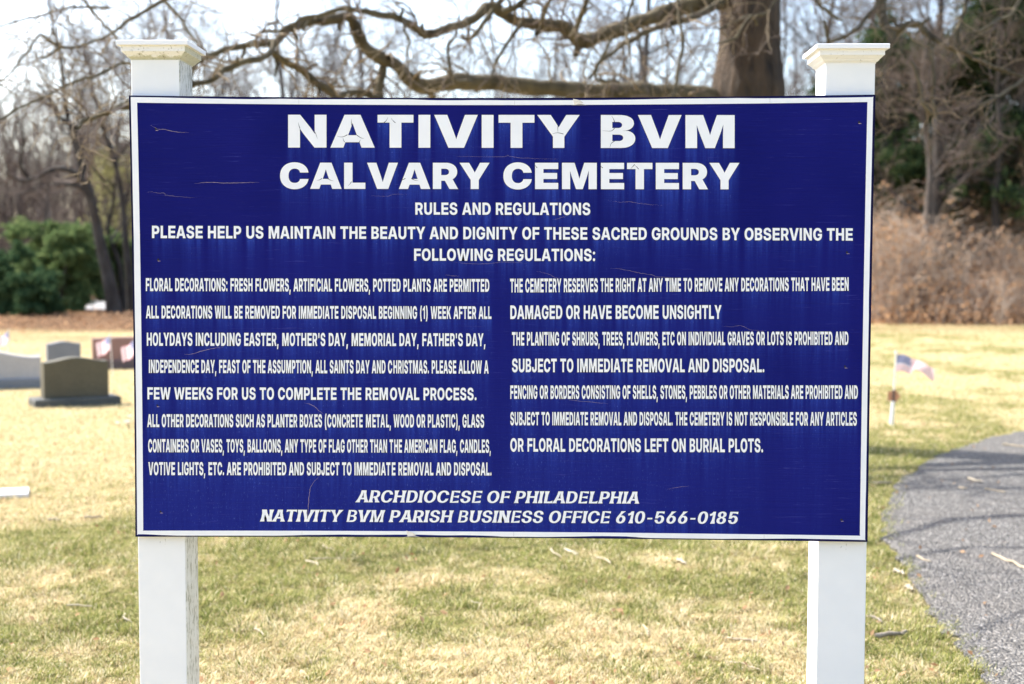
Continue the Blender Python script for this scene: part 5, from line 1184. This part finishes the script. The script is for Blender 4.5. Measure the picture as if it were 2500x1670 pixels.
words = ['first', 'second', 'third', 'fourth', 'fifth', 'sixth', 'seventh', 'eighth', 'ninth', 'tenth', 'eleventh', 'twelfth', 'thirteenth', 'fourteenth', 'fifteenth', 'sixteenth', 'seventeenth', 'eighteenth', 'nineteenth', 'twentieth', 'twenty first', 'twenty second', 'twenty third']
for px, dep, zone, kd in spots:
    g = at(np.float64(px), np.float64(700.), dep); g[2] = float(height(g[0], g[1]))
    c_ = cnt[zone] = cnt.get(zone, 0) + 1
    o = protos[kd] if kd not in used else copy_tree(protos[kd])
    used.add(kd)
    o.location = g; o.rotation_euler = (0, 0, rr.uniform(0, 6.28))
    s_ = rr.uniform(.85, 1.2); o.scale = (s_, s_, s_ * rr.uniform(.95, 1.15))
    w_ = words[c_ - 1]
    o['label'] = {'left': 'bare tree in the wood at far left, %s of these counted from the left edge' % w_,
                  'behind': 'bare tree far behind the sign, %s of these counted from the left post' % w_,
                  'right': 'bare tree in the wood on the right, %s of these counted from the thick trunk' % w_}[zone]
# the far wood, one mass of stems and twigs
G = Geo()
n = 290
px_ = np.where(rr.random(n) < .36, rr.uniform(340, 1900, n), np.where(rr.random(n) < .56, rr.uniform(-150, 360, n), rr.uniform(1850, 2650, n))); dd = rr.uniform(66, 110, n)
for i in range(n):
    f_ = at(np.float64(px_[i]), np.float64(680.), dd[i]); f_[2] = -.3
    H = rr.uniform(6, 12) if px_[i] < 350 else rr.uniform(8, 17)
    t_ = np.linspace(0, 1, 8)[:, None]
    P = f_ + np.c_[(rr.normal(size=(8, 2)) * .22).cumsum(0), np.zeros(8)] + np.array([rr.uniform(-.16, .16) * H, 0, H]) * t_
    P0, R0 = P[None], (rr.uniform(.08, .2) * (1 - .8 * t_[:, 0]))[None]
    V, F = tubes(P0, R0, 5); G.add(V, F, 0)
    P1, R1 = spawn(rr, P0, R0, 13, H * .34, (.5, 1.2), 6, .18, .09, .5, .08, 1.)
    V, F = tubes(P1, np.maximum(R1, .012), 4); G.add(V, F, 0)
    P2, R2 = spawn(rr, P1, R1, 6, H * .12, (.4, 1.1), 5, .2, .05, .6, .1, 1.)
    V, F = tubes(P2, np.maximum(R2, .009), 3); G.add(V, F, 1)
    P3, R3 = spawn(rr, P2, R2, 3, H * .06, (.4, 1.1), 4, .2, .03, .7, .1, 1.)
    V, F = tubes(P3, np.maximum(R3, .007), 3); G.add(V, F, 1)
fw_ = G.build('far_wood', [GREY_BARK, TWIG_BARK], None, True)
tag(fw_, 'grey brown mass of leafless trees far behind the cemetery', 'woods', kind='stuff')

# --- evergreens
EG = [leaf_mat('evergreen_dark', (.028, .065, .034), (.11, .17, .075), .35), leaf_mat('evergreen_mid', (.075, .135, .055), (.24, .30, .12), .4), leaf_mat('pine_green', (.020, .045, .026), (.11, .145, .058), .35), leaf_mat('olive_spring', (.20, .19, .07), (.40, .38, .18), .4)]
def shrub(label, px, py_top, py_bot, half_px, dep, n, mt, clumps=26, seed=0, size=.10, zlow=.02):
    q = np.random.default_rng(seed)
    f_ = at(np.float64(px), np.float64(py_bot), dep); f_[2] = float(height(f_[0], f_[1]))
    zt = at(np.float64(px), np.float64(py_top), dep)[2] - f_[2]
    hw = half_px * dep / F_PX
    root = thing('evergreen_shrub', label, 'shrub', f_, 'evergreen shrubs at the edge of the woods')
    cc = q.uniform(-1, 1, (clumps, 3)); cc /= np.maximum(np.linalg.norm(cc, axis=1), 1)[:, None]
    cc = cc * np.array([hw, hw * .8, zt * .46]) + np.array([0, 0, zt * .5])
    cr = q.uniform(.07, .22, clumps) * (hw + zt * .5)
    i = q.integers(0, clumps, n)
    d = nrm(q.normal(size=(n, 3))) * (q.random(n) ** .45)[:, None]
    C = cc[i] + d * cr[i][:, None]
    C = C[(C[:, 2] > zlow * zt) & (C[:, 2] < zt * 1.06)]
    G = Geo(); V, F = leaves(q, C, size, .45, .3); G.add(V, F); G.build('foliage', [mt], root)
    st = np.linspace([0, 0, -.2], [0, 0, zt * .7], 6)[None] + q.normal(size=(5, 6, 3)) * .05 + (np.linspace(0, 1, 6)[None, :, None] * q.uniform(-.5, .5, (5, 1, 3)) * np.array([hw, hw, 0]))
    V, F = tubes(st, np.full((5, 6), .04) * np.linspace(1, .3, 6), 6); G = Geo(); G.add(V, F); G.build('stems', [GREY_BARK], root, True)
    return root
shrub('pale olive bush just budding behind the trunks beside the sign', 285, 340, 640, 52, 44, 2600, EG[3], 30, 6, .07, .1)
def conifer(label, px, dep, H, hw, seed, z0=.12, name='pine_tree', cat='tree', grp='dark evergreens on the bank', mt=2, nb=28, fs=.15):
    q = np.random.default_rng(seed)
    f_ = at(np.float64(px), np.float64(720.), dep); f_[2] = float(height(f_[0], f_[1])) - .1
    root = thing(name, label, cat, f_, grp)
    P = np.c_[q.normal(size=(10, 2)).cumsum(0) * .05, np.linspace(-.2, H, 10)][None]
    R_ = (.022 * H * (1 - .85 * np.linspace(0, 1, 10)))[None]
    G = Geo(); V, F = tubes(P, R_, 9); G.add(V, F)
    B1, BR = spawn(q, P, R_, nb, hw * 1.5, (1.1, 1.75), 8, .10, -.045, .4, z0, .98)
    V, F = tubes(B1, BR, 5); G.add(V, F)
    G.build('trunk', [GREY_BARK], root, True)
    B2, _ = spawn(q, B1, BR, 9, hw * .5, (.5, 1.1), 5, .16, -.06, .5, .25, 1.)
    pts = B2[:, 1:].reshape(-1, 3)
    C = np.repeat(pts, 13, 0) + q.normal(size=(len(pts) * 13, 3)) * np.array([.20, .20, .09]) * min(1, hw / 2.2)
    G = Geo(); V, F = leaves(q, C, fs, .26, .2); G.add(V, F); G.build('foliage', [EG[mt]], root)
    return root
conifer('dark evergreen right of the tall trunk on the bank', 2345, 42.5, 7, 2.2, 11, .2)
conifer('dense dark evergreen nearest the right edge of the photo', 2478, 41, 8.5, 2.2, 12, .12)
conifer('dark evergreen farther back between the two nearer ones', 2412, 43.5, 8, 2.2, 13, .1)
conifer('loose evergreen behind the cap of the right post', 2130, 44, 7, 2.0, 14, .3)
conifer('pale green loose evergreen behind the thin trunk beside the sign', 2215, 43, 7, 2.0, 15, .15)

for lab, px, dep, H, hw, sd, z0, mt, fs in (
        ('dark green young evergreen cut by the left edge of the photo', 8, 35, 1.6, .8, 21, .05, 0, .11),
        ('tallest feathery mid green evergreen left of the dark leaning trunk', 105, 39, 2.5, 1.0, 22, .06, 1, .11),
        ('feathery evergreen with pale road showing under it, left of the leaning trunk', 200, 40, 2.6, .7, 23, .34, 1, .11),
        ('dark low evergreen in front of the tallest feathery one', 70, 34.5, 1.2, .7, 24, .04, 0, .11),
        ('light green evergreen between the trunks beside the sign', 290, 41, 2.7, .6, 25, .36, 1, .11),
        ('second feathery green evergreen, between the tallest one and the leaning trunk', 150, 37, 2.3, .7, 26, .2, 1, .11)):
    conifer(lab, px, dep, H, hw, sd, z0, 'evergreen_shrub', 'shrub', 'evergreen shrubs at the edge of the woods', mt, 30, fs)

# --- brown brambles on the bank, right of the sign
BR_LEAF = leaf_mat('dead_leaf', (.28, .15, .08), (.63, .41, .24), .35)
CANE = bark_mat('bramble_cane', (.28, .21, .16), (.54, .43, .33), 12, .004, .2)
def bramble(seed, H, hw, ncane, nleaf):
    q = np.random.default_rng(seed)
    base_ = np.c_[q.uniform(-hw, hw, ncane), q.uniform(-hw * .6, hw * .6, ncane), np.full(ncane, -.1)]
    t_ = np.linspace(0, 1, 9)[None, :, None]
    az = q.uniform(0, 6.28, ncane); ln = H * q.uniform(.6, 1.25, ncane)
    d = np.stack([np.cos(az), np.sin(az), 0 * az], -1)
    P = base_[:, None] + d[:, None] * (ln * q.uniform(.15, .75, ncane))[:, None, None] * t_ ** 1.7 + np.array([0, 0, 1.]) * ln[:, None, None] * (t_ * 1.25 - .45 * t_ ** 3)
    P += q.normal(size=P.shape) * .02
    R_ = q.uniform(.005, .012, ncane)[:, None] * (1 - .6 * t_[..., 0])
    G = Geo(); V, F = tubes(P, R_, 4); G.add(V, F)
    P2, R2 = spawn(q, P, R_, 4, H * .28, (.4, 1.2), 5, .25, .02, .6, .2, 1.)
    V, F = tubes(P2, np.maximum(R2, .0035), 3); G.add(V, F)
    L_ = Geo()
    C = P2.reshape(-1, 3)[q.integers(0, P2.shape[0] * 5, nleaf)] + q.normal(size=(nleaf, 3)) * .04
    C2 = np.c_[q.normal(size=(nleaf, 2)) * hw * .7, q.uniform(0, H * .35, nleaf)]
    V, F = leaves(q, np.concatenate([C, C2]), .05, .6); L_.add(V, F)
    return G, L_
kinds = []
for k_ in range(3):
    G, L_ = bramble(90 + k_, (1.35, 1.0, 2.2)[k_], (1.0, 1.2, .9)[k_], 90, 420)
    root = thing('bramble_bush', 'x', 'bush', (0, 0, 0), 'brown brambles along the bank')
    G.build('canes', [CANE], root, True); L_.build('dead_leaves', [BR_LEAF], root)
    kinds.append(root)
used = set()
spb = [(2150, 37.5, 2), (2185, 36.6, 0), (2235, 37.3, 2), (2262, 36.2, 1), (2310, 38.4, 0), (2335, 36.5, 1), (2385, 37.5, 0), (2412, 39.5, 2), (2440, 36.7, 1), (2478, 38.0, 0),
       (2170, 41, 2), (2230, 42, 0), (2300, 42.5, 2), (2360, 42, 1), (2425, 43, 2), (2490, 42, 2), (2140, 40, 0), (2500, 39.8, 1), (2400, 41, 2), (2440, 42, 2), (2475, 43.5, 2), (2510, 42.5, 0), (2375, 43.5, 2), (2530, 41, 2), (2495, 38.4, 2), (2205, 39.2, 2)]
for rank, (px, dep, kd) in enumerate(sorted(spb, key=lambda s_: (s_[1] > 39.6, s_[0]))):
    o = kinds[kd] if kd not in used else copy_tree(kinds[kd]); used.add(kd)
    g = at(np.float64(px), np.float64(730.), dep); g[2] = float(height(g[0], g[1])) - .05
    o.location = g; o.rotation_euler = (0, 0, rr.uniform(0, 6.28)); s_ = rr.uniform(.65, 1.4); o.scale = (.5 + .6 * s_, .5 + .6 * s_, s_)
    row = 'front' if dep <= 39.6 else 'back'
    nn_ = sum(1 for q in spb if (q[1] > 39.6) == (row == 'back') and q[0] < px)
    o['label'] = 'brown bramble bush on the bank right of the sign, %s in the %s row' % (words[nn_], row)
# saplings tangled along the woods' edge, and fallen leaves
q = np.random.default_rng(31)
n = 42000
u = np.where(q.random(n) < .62, q.uniform(2080, 2620, n), q.uniform(-150, 2100, n)); dp = q.uniform(29, 50, n) 
d_ = ray(u, np.full(n, 835.)); X = CAM[0] + d_[:, 0] * dp; Y = CAM[1] + d_[:, 1] * dp
kp = Y > edge_y(X) + q.normal(size=n) * .7 + .2
X, Y = X[kp], Y[kp]
C = np.stack([X, Y, height(X, Y) + q.uniform(.0, .06, len(X))], -1)
u = q.uniform(0, 2500, 420); dp = 4.9 + 9 * q.random(420) ** 1.4
d_ = ray(u, np.full(420, 835.)); X2 = CAM[0] + d_[:, 0] * dp; Y2 = CAM[1] + d_[:, 1] * dp
V, F = leaves(q, C, .055, .6, 1.2)
V2, F2 = leaves(q, np.stack([X2, Y2, height(X2, Y2) + .026], -1), .016, .6, .8)
V, F = np.concatenate([V, V2]), np.concatenate([F, F2 + len(V)])
lm = link('leaf_litter', mesh('leaf_litter', V, [F], [BR_LEAF]))
tag(lm, 'brown fallen leaves covering the woods edge and scattered thinly over the lawn', 'leaves', kind='stuff')
